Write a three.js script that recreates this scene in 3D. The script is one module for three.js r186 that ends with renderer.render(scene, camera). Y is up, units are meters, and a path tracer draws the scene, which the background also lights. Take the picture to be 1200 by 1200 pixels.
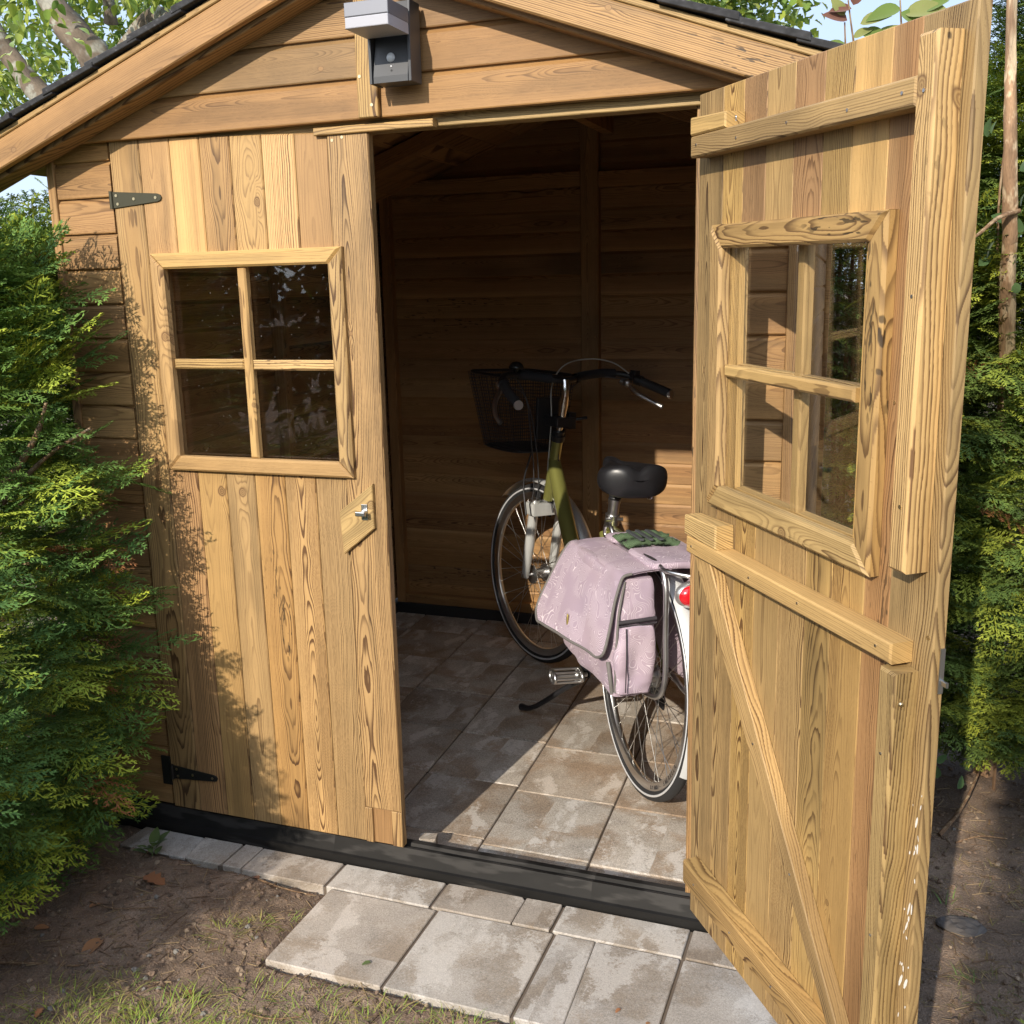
import * as THREE from 'three';
import { mergeGeometries } from 'three/addons/utils/BufferGeometryUtils.js';
import { FontLoader } from 'three/addons/loaders/FontLoader.js';
import { TextGeometry } from 'three/addons/geometries/TextGeometry.js';

// ------------------------------------------------------------------ camera, sky, sun, exposure
const scene = new THREE.Scene();
const R = THREE.MathUtils.degToRad;
const camera = new THREE.PerspectiveCamera(52.86, 1, 0.05, 400);
camera.position.set(1.818, 1.4584, 2.136);
camera.rotation.order = 'YXZ';
camera.rotation.set(R(-12.33), R(20.389), R(-1.299));
const SUN = new THREE.Vector3(-0.112, 0.51, 1).normalize();
function makeSky() {
  const w = 512, h = 256, d = new Float32Array(w * h * 4);
  for (let j = 0; j < h; j++) {
    const el = (j + 0.5) / h * Math.PI - Math.PI / 2, s = Math.max(0, Math.sin(el));
    for (let i = 0; i < w; i++) {
      const az = (i + 0.5) / w * 2 * Math.PI - Math.PI, ce = Math.cos(el), cg = ce * Math.cos(az) * SUN.x + Math.sin(el) * SUN.y + ce * Math.sin(az) * SUN.z;
      const k = Math.pow(1 - s, 3), o = (j * w + i) * 4, glow = Math.pow(Math.max(0, 0.5 + 0.5 * cg), 5);
      d[o] = 0.40 + 0.28 * k; d[o + 1] = 0.56 + 0.26 * k; d[o + 2] = 0.88 + 0.08 * k; d[o + 3] = 1;
      d[o] += 1.1 * glow; d[o + 1] += 1.06 * glow; d[o + 2] += 0.95 * glow;
    }
  }
  const t = new THREE.DataTexture(d, w, h, THREE.RGBAFormat, THREE.FloatType);
  t.mapping = THREE.EquirectangularReflectionMapping; t.magFilter = THREE.LinearFilter; t.minFilter = THREE.LinearFilter;
  t.needsUpdate = true; return t;
}
const sky = makeSky();
scene.background = sky; scene.environment = sky; scene.environmentIntensity = 1;
const sun = new THREE.DirectionalLight(new THREE.Color(1, 0.9, 0.76), 4.0);
sun.position.copy(SUN).multiplyScalar(20); sun.castShadow = true; sun.shadow.radius = 1;
sun.shadow.mapSize.set(4096, 4096);
Object.assign(sun.shadow.camera, { left: -5, right: 5, top: 5, bottom: -5, near: 1, far: 45 });
scene.add(sun, sun.target);
const renderer = new THREE.WebGLRenderer({ antialias: true });
renderer.setSize(1024, 1024);
renderer.toneMapping = THREE.LinearToneMapping;
renderer.toneMappingExposure = 1.34;
renderer.shadowMap.enabled = true;

// ------------------------------------------------------------------ helpers
function rng(seed) { let a = seed >>> 0; return () => { a = (a + 0x6D2B79F5) | 0; let t = Math.imul(a ^ (a >>> 15), 1 | a); t = (t + Math.imul(t ^ (t >>> 7), 61 | t)) ^ t; return ((t ^ (t >>> 14)) >>> 0) / 4294967296; }; }
const NT = new Float32Array(65536); { const r = rng(77); for (let i = 0; i < 65536; i++) NT[i] = r() * 2 - 1; }
function noise(x, y) {
  const xi = Math.floor(x), yi = Math.floor(y), fx = x - xi, fy = y - yi, u = fx * fx * (3 - 2 * fx), v = fy * fy * (3 - 2 * fy);
  const a = (xi & 255) + ((yi & 255) << 8), b = ((xi + 1) & 255) + ((yi & 255) << 8), c = (xi & 255) + (((yi + 1) & 255) << 8), d = ((xi + 1) & 255) + (((yi + 1) & 255) << 8);
  return (NT[a] * (1 - u) + NT[b] * u) * (1 - v) + (NT[c] * (1 - u) + NT[d] * u) * v;
}
const fbm = (x, y, n = 4) => { let s = 0, a = 0.5; for (let i = 0; i < n; i++) { const u = (x * 0.8 - y * 0.6) * 1.0, v = x * 0.6 + y * 0.8; s += a * noise(u, v); x = u * 2.03 + 17.1; y = v * 2.01 + 9.7; a *= 0.52; } return s; };
const sst = (a, b, x) => { const t = Math.min(1, Math.max(0, (x - a) / (b - a))); return t * t * (3 - 2 * t); };
const lerp = (a, b, t) => a + (b - a) * t;
const enc = c => { c = Math.min(1, Math.max(0, c)); return 255 * (c <= 0.0031308 ? c * 12.92 : 1.055 * Math.pow(c, 1 / 2.4) - 0.055); };
const used = {};
function numbered(n) { const k = used[n] = (used[n] ?? -1) + 1; return k ? n + '_' + String(k).padStart(3, '0') : n; }
function shade(o) { o.traverse(m => { if (m.isMesh) { m.castShadow = true; m.receiveShadow = true; } }); return o; }
function tag(o, label, category, group) { o.userData.label = label; o.userData.category = category; if (group) o.userData.group = group; return o; }
function thing(name, label, category, group) { const g = new THREE.Group(); g.name = numbered(name); scene.add(g); return tag(g, label, category, group); }
function solo(name, geo, mat, label, category, group) { const m = new THREE.Mesh(geo, mat); m.name = numbered(name); m.castShadow = m.receiveShadow = true; scene.add(m); return tag(m, label, category, group); }
function structure(name) { const g = new THREE.Group(); g.name = numbered(name); g.userData.kind = 'structure'; scene.add(g); return g; }
function part(name, geo, mat, parent) { const m = new THREE.Mesh(geo, mat); m.name = name; m.castShadow = m.receiveShadow = true; parent.add(m); return m; }
function sub(name, parent) { const g = new THREE.Group(); g.name = name; parent.add(g); return g; }
function tex(w, h, f, srgb = true) {
  const d = new Uint8Array(w * h * 4), c = [0, 0, 0];
  for (let j = 0; j < h; j++) for (let i = 0; i < w; i++) { f(i, j, c); const o = (j * w + i) * 4; if (srgb) { d[o] = enc(c[0]); d[o + 1] = enc(c[1]); d[o + 2] = enc(c[2]); } else { d[o] = c[0] * 255; d[o + 1] = c[1] * 255; d[o + 2] = c[2] * 255; } d[o + 3] = 255; }
  const t = new THREE.DataTexture(d, w, h); t.wrapS = t.wrapT = THREE.RepeatWrapping; t.magFilter = THREE.LinearFilter; t.minFilter = THREE.LinearMipmapLinearFilter; t.generateMipmaps = true;
  if (srgb) t.colorSpace = THREE.SRGBColorSpace; t.needsUpdate = true; return t;
}
const rgb = (r, g, b) => new THREE.Color().setRGB(r, g, b);
const std = (c, roughness = 0.6, metalness = 0, extra = {}) => new THREE.MeshStandardMaterial({ color: rgb(...c), roughness, metalness, ...extra });

// ------------------------------------------------------------------ wood: strips of sawn boards, 0.1 m by 2 m each
const NS = 12;
function woodTexture(seed, opt) {
  const S = 2048, r = rng(seed), strips = [];
  for (let k = 0; k < NS; k++) {
    const knots = []; const nk = Math.floor(r() * opt.knots + 0.4);
    for (let i = 0; i < nk; i++) knots.push([0.012 + r() * 0.076, r() * 2, 0.004 + r() * r() * 0.011, 0.5 + r() * 0.8]);
    strips.push({ ...(r() < 0.62 ? { cx: 0.02 + r() * 0.06, d0: 0.003 + r() * 0.022, sl: (r() < 0.5 ? -1 : 1) * (0.006 + r() * 0.016) } : { cx: r() * 0.2 - 0.05, d0: 0.02 + r() * 0.06, sl: (r() - 0.5) * 0.03 }), hw: r() < 0.6 ? 0.015 + r() * 0.06 : 0, mold: r() < 0.3 ? r() * 2 : -9, ring: 0.0017 + r() * 0.0022, wob: r() * 50, con: opt.con * (0.6 + r() * 0.6), tone: (r() - 0.5) * opt.tone, warm: (r() - 0.5) * 0.12, knots, stain: r() < opt.stain ? r() * 2 : -1, sap: r() < 0.5 ? r() * 0.1 : -1 });
  }
  const E = opt.early, L = opt.late, hs = new Float32Array(512); for (let i = 0; i < 512; i++) hs[i] = r();
  return tex(S, S, (i, j, c) => {
    const k = Math.min(NS - 1, Math.floor(i / S * NS)), s = strips[k], x = (i / S * NS - k) * 0.1, y = j / S * 2;
    let D = s.d0 + s.sl * (y - 1) + 0.013 * noise(y * 1.7 + s.wob, k * 3.1) + 0.005 * noise(y * 5 + s.wob, k * 5.7) + 0.0016 * noise(y * 17 + s.wob, x * 30);
    let xx = x - s.cx + 0.006 * noise(y * 1.3 + 31, s.wob) + 0.0016 * noise(x * 60, y * 5 + s.wob);
    let rr = Math.sqrt(xx * xx + D * D * 1.3), kn = 0, kc = 0;
    for (const q of s.knots) {
      const dx = x - q[0], dy = y - q[1], e = dx * dx + dy * dy * 0.10, g = Math.exp(-e / (q[2] * q[2] * 3.2));
      rr += g * q[2] * 1.6 * Math.sign(xx || 1) * Math.sign(dx * 1 + 1e-6) * 0.4 + g * q[2] * 0.9;
      const rho = Math.sqrt(dx * dx + dy * dy * 0.55) / q[2] * (1 + 0.14 * noise(dx * 130 + q[1] * 40, dy * 90));
      if (rho < 1.25) { kn = Math.max(kn, 1 - sst(0.8, 1.25, rho)); kc = q[3] * (0.55 + 0.3 * Math.sin(rho * 17)) + (rho > 0.86 ? 0.6 : 0); }
    }
    const t = rr / s.ring + 0.35 * noise(x * 50 + 9, y * 3 + s.wob) + 0.18 * noise(x * 260, y * 11), fi = Math.floor(t), f = t - fi, id = hs[fi & 511];
    let late = sst(0.42, 0.93, f) * (1 - sst(0.95, 1, f)) * (0.4 + 0.85 * id);
    late *= s.con * (0.75 + 0.45 * noise(x * 22 + k, y * 1.1 + s.wob));
    const fib = 0.10 * noise(x * 2600, y * 14) + 0.07 * noise(x * 900, y * 40 + 7), patch = 0.14 * fbm(x * 14 + k * 9, y * 1.6 + s.wob, 3) + 0.05 * noise(x * 30, y * 26);
    let m = 1 + s.tone + patch + fib * 0.7;
    if (s.stain >= 0) m *= 1 - 0.34 * sst(0.30, 0.12, Math.abs(y - s.stain) + 0.07 * fbm(x * 40, y * 7, 2)) + (k % 4 === 1 ? 0.22 * sst(0.012, 0.006, Math.abs(Math.abs(y - s.stain) - 0.09) + 0.004 * noise(x * 60, y * 60)) : 0);
    const bl = fbm(x * 26 + k * 13, y * 2.4 + s.wob * 2, 3); m *= 1 - 0.22 * sst(0.12, 0.4, bl);
    const pore = noise(x * 3400 + 5, y * 34 + k * 7); if (pore > 0.55) m *= 1 - 0.35 * (pore - 0.55) * (0.5 + late);
    if (s.sap >= 0) m *= 1 + 0.10 * sst(0.02, 0.0, Math.abs(x - s.sap + 0.012 * noise(y * 2, k)));
    for (let q = 0; q < 3; q++) c[q] = lerp(E[q], L[q], Math.min(1, late)) * m;
    if (s.hw) { const q = sst(0.007, -0.007, rr - s.hw + 0.004 * noise(y * 3, k)); c[0] *= 1 - 0.19 * q; c[1] *= 1 - 0.24 * q; c[2] *= 1 - 0.28 * q; }
    if (Math.abs(y - s.mold) < 0.5) { const q = noise(x * 210 + 3, y * 42 + k) + 0.5 * noise(x * 500, y * 110), w = sst(0.5, 0.1, Math.abs(y - s.mold)) * sst(0.62, 0.85, q) * sst(-0.1, 0.35, fbm(x * 20 + 9, y * 5 + k, 2)); for (let e = 0; e < 3; e++) c[e] *= 1 - 0.75 * w; }
    c[0] *= 1 + s.warm * 0.4; c[2] *= 1 - s.warm;
    if (kn > 0) { const kk = Math.min(1, kc); for (let q = 0; q < 3; q++) c[q] = lerp(c[q], lerp(E[q] * 0.85, [0.10, 0.045, 0.018][q], kk), kn * 0.9); }
    const sp = noise(i * 0.9 + 3, j * 0.31); if (sp > 0.86) { c[0] *= 0.8; c[1] *= 0.78; c[2] *= 0.75; }
  });
}
console.log('wood');
const texDoor = woodTexture(11, { con: 1.3, knots: 1.6, tone: 0.46, stain: 0.25, early: [0.46, 0.292, 0.12], late: [0.112, 0.054, 0.018] });
const texClad = woodTexture(23, { con: 1.1, knots: 1.9, tone: 0.44, stain: 0.2, early: [0.44, 0.264, 0.11], late: [0.125, 0.06, 0.02] });
function woodMats(t, tints, rough = 0.62) { return tints.map(c => new THREE.MeshStandardMaterial({ map: t, bumpMap: t, bumpScale: 0.0009, color: rgb(...c), roughness: rough })); }
const mDoorL = woodMats(texDoor, [[0.94, 0.93, 0.93], [1.06, 1.02, 1.0], [0.84, 0.77, 0.76], [1.0, 0.96, 0.86], [0.74, 0.65, 0.63]]);
const mDoorR = woodMats(texDoor, [[0.92, 0.95, 0.95], [1.02, 1.03, 0.99], [0.86, 0.79, 0.83], [1.0, 1.0, 0.84], [0.78, 0.69, 0.71]]);
const mBatten = woodMats(texDoor, [[1.08, 1.08, 1.04], [1.05, 1.1, 1.05], [0.98, 1.0, 0.92]]);
const mClad = woodMats(texClad, [[0.98, 0.96, 0.94], [0.9, 0.86, 0.84], [1.08, 1.06, 1.0], [0.84, 0.78, 0.74]]);
const mInner = woodMats(texClad, [[0.98, 0.96, 0.94], [0.9, 0.86, 0.84], [1.08, 1.06, 1.0], [0.88, 0.82, 0.78]]);
const wr = rng(5);
const pick = (a, r = wr) => a[Math.floor(r() * a.length)];

function insetPoly(p, b) {
  const n = p.length, L = [];
  for (let i = 0; i < n; i++) { const a = p[i], c = p[(i + 1) % n], dx = c[0] - a[0], dy = c[1] - a[1], l = Math.hypot(dx, dy), nx = -dy / l, ny = dx / l; L.push([a[0] + nx * b, a[1] + ny * b, dx, dy]); }
  return L.map((m, i) => { const k = L[(i + n - 1) % n], det = k[2] * m[3] - k[3] * m[2]; if (Math.abs(det) < 1e-4 * (Math.hypot(k[2], k[3]) * Math.hypot(m[2], m[3]))) return [m[0], m[1]]; const t = ((m[0] - k[0]) * m[3] - (m[1] - k[1]) * m[2]) / det; return [k[0] + k[2] * t, k[1] + k[3] * t]; });
}
function soup(tris, uvs) {
  const g = new THREE.BufferGeometry(); g.setAttribute('position', new THREE.Float32BufferAttribute(tris, 3)); g.setAttribute('uv', new THREE.Float32BufferAttribute(uvs, 2)); g.computeVertexNormals(); return g;
}
// a sawn piece: convex outline poly (counter-clockwise seen from +z), from z0 to z1, front edges chamfered; grain = direction of the fibres
function plank(poly, z0, z1, { bevel = 0.0018, grain = [0, 1], strip, v0, r = wr } = {}) {
  strip ??= Math.floor(r() * NS); v0 ??= r();
  const al = poly.map(p => p[0] * grain[0] + p[1] * grain[1]), a0 = Math.min(...al), sp = Math.max(...al) - a0, vb = (v0 % 1) * Math.max(0, 1.96 - sp) + 0.02 - a0, T = [], U = [], a = [-grain[1], grain[0]], dots = poly.map(p => p[0] * a[0] + p[1] * a[1]), mn = Math.min(...dots), wd = Math.max(0.1, Math.max(...dots) - mn), off = Math.max(0, 0.1 - (Math.max(...dots) - mn)) * r();
  const uv = p => { const ac = Math.min(0.995, Math.max(0.005, (p[0] * a[0] + p[1] * a[1] - mn + off + (z1 - p[2]) * 0.6) / wd)); U.push((strip + 0.02 + 0.96 * ac) / NS, Math.min(0.995, Math.max(0.005, (p[0] * grain[0] + p[1] * grain[1] + vb + (z1 - p[2]) * 0.5) / 2))); };
  const tri = (...q) => { for (const p of q) { T.push(...p); uv(p); } };
  const n = poly.length, I = insetPoly(poly, bevel), at = (p, z) => [p[0], p[1], z];
  for (let i = 1; i < n - 1; i++) { tri(at(I[0], z1), at(I[i], z1), at(I[i + 1], z1)); tri(at(poly[0], z0), at(poly[i + 1], z0), at(poly[i], z0)); }
  for (let i = 0; i < n; i++) {
    const p = poly[i], q = poly[(i + 1) % n], ip = I[i], iq = I[(i + 1) % n];
    tri(at(p, z1 - bevel), at(q, z1 - bevel), at(iq, z1)); tri(at(p, z1 - bevel), at(iq, z1), at(ip, z1));
    tri(at(p, z0), at(q, z0), at(q, z1 - bevel)); tri(at(p, z0), at(q, z1 - bevel), at(p, z1 - bevel));
  }
  return soup(T, U);
}
const rect = (x0, x1, y0, y1) => [[x0, y0], [x1, y0], [x1, y1], [x0, y1]];
const quad = (...p) => p;
// a shiplap cladding board running along x, its ends cut along xl(y), xr(y); it faces +z, its back on z
function shiplap(y0, pitch, z, th, xl, xr, { strip, v0, r = wr, gr = 0.52 } = {}) {
  strip ??= Math.floor(r() * NS); v0 ??= r();
  const xa = Math.min(xl(y0), xl(y0 + pitch)), vb = 0.02 - xa + v0 * Math.max(0, 1.95 - (Math.max(xr(y0), xr(y0 + pitch)) - xa));
  const P = [[y0, z], [y0 + 0.0005, z + th * 0.93], [y0 + 0.003, z + th], [y0 + pitch * 0.86, z + th * 0.97], [y0 + pitch - 0.003, z + th * gr], [y0 + pitch + 0.006, z + th * (gr - 0.07)], [y0 + pitch + 0.006, z + th * 0.1], [y0 + pitch * 0.9, z]];
  const T = [], U = [], uv = p => { U.push((strip + 0.02 + 0.96 * Math.min(0.99, Math.max(0.01, (p[1] - y0 + 0.002) / 0.098))) / NS, (p[0] + vb) / 2); };
  const tri = (...q) => { for (const p of q) { T.push(...p); uv(p); } };
  const n = P.length, l = P.map(p => [xl(p[0]), p[0], p[1]]), e = P.map(p => [xr(p[0]), p[0], p[1]]);
  for (let i = 0; i < n; i++) { const k = (i + 1) % n; tri(l[i], e[i], e[k]); tri(l[i], e[k], l[k]); }
  for (let i = 1; i < n - 1; i++) { tri(l[0], l[i], l[i + 1]); tri(e[0], e[i + 1], e[i]); }
  return soup(T.map((v, i) => v), U);
}
function tube(pts, r, seg = 24, rad = 8, closed = false) { return new THREE.TubeGeometry(new THREE.CatmullRomCurve3(pts.map(p => new THREE.Vector3(...p)), closed, 'centripetal'), seg, r, rad, closed); }
function rod(a, b, r0, r1 = r0, rad = 10, caps = true) {
  const A = new THREE.Vector3(...a), B = new THREE.Vector3(...b), d = B.clone().sub(A), g = new THREE.CylinderGeometry(r1, r0, d.length(), rad, 1, !caps);
  g.applyMatrix4(new THREE.Matrix4().compose(A.add(B).multiplyScalar(0.5), new THREE.Quaternion().setFromUnitVectors(new THREE.Vector3(0, 1, 0), d.normalize()), new THREE.Vector3(1, 1, 1))); return g;
}
// a tapering limb through points [x, y, z, radius]
function limb(pts, rad = 8, sub_ = 4, rough = 0.12, seed = 1) {
  const c = new THREE.CatmullRomCurve3(pts.map(p => new THREE.Vector3(p[0], p[1], p[2])), false, 'centripetal'), n = (pts.length - 1) * sub_, fr = c.computeFrenetFrames(n, false), P = [], U = [], I = [];
  for (let i = 0; i <= n; i++) {
    const t = i / n, q = c.getPoint(t), s = t * (pts.length - 1), k = Math.min(pts.length - 2, Math.floor(s)), ra = lerp(pts[k][3], pts[k + 1][3], s - k);
    for (let j = 0; j <= rad; j++) { const a = (j % rad) / rad * Math.PI * 2, rr = ra * (1 + rough * noise(i * 0.9 + seed * 7, (j % rad) * 1.3 + seed)); const v = q.clone().addScaledVector(fr.normals[i], Math.cos(a) * rr).addScaledVector(fr.binormals[i], Math.sin(a) * rr); P.push(v.x, v.y, v.z); U.push(j / rad * 0.3, t * 2); }
  }
  for (let i = 0; i < n; i++) for (let j = 0; j < rad; j++) { const a = i * (rad + 1) + j, b = a + rad + 1; I.push(a, b, a + 1, b, b + 1, a + 1); }
  const g = new THREE.BufferGeometry(); g.setAttribute('position', new THREE.Float32BufferAttribute(P, 3)); g.setAttribute('uv', new THREE.Float32BufferAttribute(U, 2)); g.setIndex(I); g.computeVertexNormals(); return g;
}
const box = (x0, x1, y0, y1, z0, z1) => new THREE.BoxGeometry(x1 - x0, y1 - y0, z1 - z0).translate((x0 + x1) / 2, (y0 + y1) / 2, (z0 + z1) / 2);
// box with chamfered edges
function cbox(x0, x1, y0, y1, z0, z1, b = 0.002) {
  const s = new THREE.Shape([[x0 + b, y0 + b], [x1 - b, y0 + b], [x1 - b, y1 - b], [x0 + b, y1 - b]].map(p => new THREE.Vector2(...p)));
  return new THREE.ExtrudeGeometry(s, { depth: z1 - z0 - 2 * b, bevelEnabled: true, bevelThickness: b, bevelSize: b, bevelSegments: 2 }).translate(0, 0, z0 + b);
}
const plain = g => { const q = g.index ? g.toNonIndexed() : g; for (const k of Object.keys(q.attributes)) if (!['position', 'normal', 'uv'].includes(k)) q.deleteAttribute(k); return q; };
const join = a => mergeGeometries(a.map(plain));
const roofY = x => 2.1157 - 0.3635 * Math.abs(x - 0.731);     // lower edge of the barge boards

// ------------------------------------------------------------------ ground and paving
console.log('ground');
const soilTex = tex(1024, 1024, (i, j, c) => {
  const x = i / 1024, y = j / 1024, n = fbm(x * 8, y * 8, 5), f = noise(i * 0.35, j * 0.35), g = noise(i * 0.8, j * 0.8), m = 1 + 0.5 * n + 0.28 * f + 0.25 * g;
  const b = sst(0.05, 0.35, fbm(x * 5 + 40, y * 5 + 3, 4));
  c[0] = lerp(0.16, 0.235, b) * m; c[1] = lerp(0.113, 0.17, b) * m; c[2] = lerp(0.08, 0.122, b) * m;
  const s = noise(i * 0.21 + 50, j * 0.23 + 9); if (s > 0.8) { c[0] += 0.09; c[1] += 0.08; c[2] += 0.065; }
  const q = noise(i * 0.12 + 7, j * 0.5 + 80); if (q > 0.78) { c[0] *= 1.5; c[1] *= 1.32; c[2] *= 1.05; }
});
const insideShed = (x, z) => x > -0.3 && x < 1.66 && z < 0.02 && z > -2.1;
const onPaving = (x, z) => (x > -0.1 && x < 1.76 && z > -0.02 && z < 0.126) || (x > 0.55 && x < 1.76 && z > 0 && z < 0.43);
function soilY(x, z) {
  const far = sst(2, 8, Math.hypot(x - 0.8, z));
  let y = -0.012 + 0.016 * fbm(x * 2.3 + 5, z * 2.3, 3) * (1 - far) + 0.007 * noise(x * 17, z * 17) * (1 - far) + 0.004 * noise(x * 41, z * 41) * (1 - far);
  if (insideShed(x, z) || onPaving(x, z)) y = -0.03; else y = Math.min(y, 0.004);
  return y;
}
{
  const axis = c => { const a = []; for (let i = -30; i <= 30; i++) { } for (let t = -1; t <= 1.0001; t += 1 / 190) { const s = Math.sign(t) * (1.6 * Math.abs(t) + 150 * Math.pow(Math.abs(t), 9)); a.push(c + s); } return a; };
  const X = axis(0.7), Z = axis(0.3), n = X.length, P = [], U = [], I = [];
  for (let j = 0; j < Z.length; j++) for (let i = 0; i < n; i++) { P.push(X[i], soilY(X[i], Z[j]), Z[j]); U.push(X[i] / 0.9, Z[j] / 0.9); }
  for (let j = 0; j < Z.length - 1; j++) for (let i = 0; i < n - 1; i++) { const a = j * n + i; I.push(a, a + n, a + 1, a + 1, a + n, a + n + 1); }
  const g = new THREE.BufferGeometry(); g.setAttribute('position', new THREE.Float32BufferAttribute(P, 3)); g.setAttribute('uv', new THREE.Float32BufferAttribute(U, 2)); g.setIndex(I); g.computeVertexNormals();
  const m = new THREE.Mesh(g, new THREE.MeshStandardMaterial({ map: soilTex, bumpMap: soilTex, bumpScale: 0.012, roughness: 0.95 })); m.name = 'soil_ground'; m.userData.kind = 'structure'; m.receiveShadow = m.castShadow = true; scene.add(m);
}
// concrete: 0.6 m a side; sandy grain, brown stains and white bloom with ragged outlines
function concrete(seed, o) {
  return tex(1024, 1024, (i, j, c) => {
    const x0 = i / 1024, y0 = j / 1024, x = x0 + 0.05 * fbm(x0 * 9 + 3, y0 * 9, 3), y = y0 + 0.05 * fbm(x0 * 9 + 70, y0 * 9 + 20, 3), n = fbm(x * 6 + seed, y * 6, 4), grain = 0.17 * noise(i * 0.62, j * 0.62 + seed) + 0.15 * noise(i * 0.27 + 3, j * 0.27);
    let m = 1 + 0.28 * n + grain * o.grain;
    const st = sst(-0.15, 0.45, fbm(x * 5.3 + 20 + seed, y * 5.3 + 7, 5) + 0.12 * noise(i * 0.13, j * 0.13) + 0.1 * noise(i * 0.4, j * 0.4)) * o.stain;
    for (let q = 0; q < 3; q++) c[q] = lerp(o.base[q], o.brown[q], st) * m;
    const e = sst(o.at, o.at + 0.26, fbm(x * 9.1 + 60, y * 4.1 + seed, 5) + 0.12 * noise(i * 0.3, j * 0.3) + 0.1 * noise(i * 0.07, j * 0.09)) * o.bloom;
    for (let q = 0; q < 3; q++) c[q] = lerp(c[q], o.white[q] * (1 + grain * 0.6), e);
    const p = noise(i * 0.34 + 11, j * 0.34 + seed); if (p > 0.84) for (let q = 0; q < 3; q++) c[q] *= 0.55; else if (p < -0.86) for (let q = 0; q < 3; q++) c[q] *= 1.3;
  });
}
const cOut = concrete(3, { base: [0.385, 0.35, 0.308], brown: [0.275, 0.225, 0.172], white: [0.55, 0.515, 0.47], stain: 0.85, bloom: 0.7, at: 0.08, grain: 1.1 });
const cIn = concrete(8, { base: [0.385, 0.345, 0.295], brown: [0.285, 0.22, 0.16], white: [0.57, 0.535, 0.49], stain: 1, bloom: 0.85, at: 0.13, grain: 1.7 });
const mOut = [[1, 1, 1], [0.92, 0.93, 0.95], [1.06, 1.03, 1.0], [0.86, 0.82, 0.78]].map(k => new THREE.MeshStandardMaterial({ map: cOut, bumpMap: cOut, bumpScale: 0.0016, color: rgb(...k), roughness: 0.9 }));
const mIn = [[1, 1, 1], [0.9, 0.88, 0.86], [1.12, 1.1, 1.08], [1.02, 0.95, 0.88]].map(k => new THREE.MeshStandardMaterial({ map: cIn, bumpMap: cIn, bumpScale: 0.0022, color: rgb(...k), roughness: 0.88 }));
const pr = rng(91);
function paver(parent, poly, y, mat, name = 'paver') {
  // outline in (x, z); chipped corners and a slight tilt
  const P = []; const n = poly.length;
  for (let i = 0; i < n; i++) { const a = poly[i], b = poly[(i + 1) % n], k = Math.min(0.012, 0.0015 + pr() * pr() * pr() * 0.012), l = Math.hypot(b[0] - a[0], b[1] - a[1]); const f = k / l; P.push([lerp(a[0], b[0], f), lerp(a[1], b[1], f)], [lerp(a[0], b[0], 0.5), lerp(a[1], b[1], 0.5) + (pr() - 0.5) * 0.002], [lerp(b[0], a[0], f * (0.4 + pr())), lerp(b[1], a[1], f)]); }
  const Q = P.map(p => [p[0], -p[1]]), g0 = plank(Q, -0.045, 0, { bevel: 0.0022, grain: [0, 1], strip: 0, v0: 0, r: pr });
  const pos = g0.attributes.position, U = [], ox = pr() * 5, oz = pr() * 5, fl = pr() < 0.5 ? 1 : -1, tx = (pr() - 0.5) * 0.006, tz = (pr() - 0.5) * 0.006, dy = (pr() - 0.5) * 0.003, cx = poly[0][0], cz = poly[0][1];
  for (let i = 0; i < pos.count; i++) { const x = pos.getX(i), z = -pos.getY(i), h = pos.getZ(i); pos.setXYZ(i, x, y + h + dy + tx * (x - cx) + tz * (z - cz), z); U.push((x * fl + ox + h) / 0.6, (z + oz + h) / 0.6); }
  g0.setAttribute('uv', new THREE.Float32BufferAttribute(U, 2)); g0.computeVertexNormals();
  return part(name, g0, mat, parent);
}
const rz = (x0, x1, z0, z1) => [[x0, z1], [x1, z1], [x1, z0], [x0, z0]];
const path = structure('path_paving');
{
  const mSand = std([0.13, 0.10, 0.075], 0.95); part('joint_sand', box(-0.085, 1.74, -0.03, -0.0065, 0.016, 0.121), mSand, path); part('joint_sand', box(0.568, 1.74, -0.03, -0.0065, 0.1215, 0.418), mSand, path);
  const J = 0.0040, sx = [-0.098, 0.236, 0.545, 0.835, 1.142, 1.45, 1.745];
  const tones = [1, 3, 0, 3, 0, 3];
  for (let i = 0; i < 6; i++) {
    if (i === 0) { paver(path, [[-0.098, 0.118], [0.12, 0.122], [0.105, 0.017], [-0.09, 0.017]], -0.002, mOut[1]); paver(path, [[0.123, 0.122], [0.232, 0.122], [0.232, 0.017], [0.108, 0.017]], -0.002, mOut[0]); continue; }
    if (i === 1 || i === 3) { const m = sx[i] + (i === 1 ? 0.06 : 0.21); paver(path, rz(sx[i] + J, m - 0.001, 0.017, 0.124), 0, mOut[tones[i]]); paver(path, rz(m + 0.001, sx[i + 1] - J, 0.017, 0.124), 0.0006, mOut[tones[i]]); continue; }
    paver(path, rz(sx[i] + J, sx[i + 1] - J, 0.017, 0.124), 0, mOut[tones[i]]);
  }
  const bx = [0.562, 0.858, 1.154, 1.449, 1.745], bt = [2, 0, 1, 1];
  for (let i = 0; i < 4; i++) {
    if (i === 2) { paver(path, [[bx[i] + J, 0.423], [1.262, 0.423], [1.25, 0.13], [bx[i] + J, 0.13]], 0.001, mOut[1]); paver(path, [[1.2635, 0.423], [bx[i + 1] - J, 0.423], [bx[i + 1] - J, 0.13], [1.2515, 0.13]], 0.0005, mOut[1]); continue; }
    paver(path, rz(bx[i] + J, bx[i + 1] - J, 0.13, 0.423), 0, mOut[bt[i]]);
  }
}
const floor = structure('floor_paving');
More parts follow.
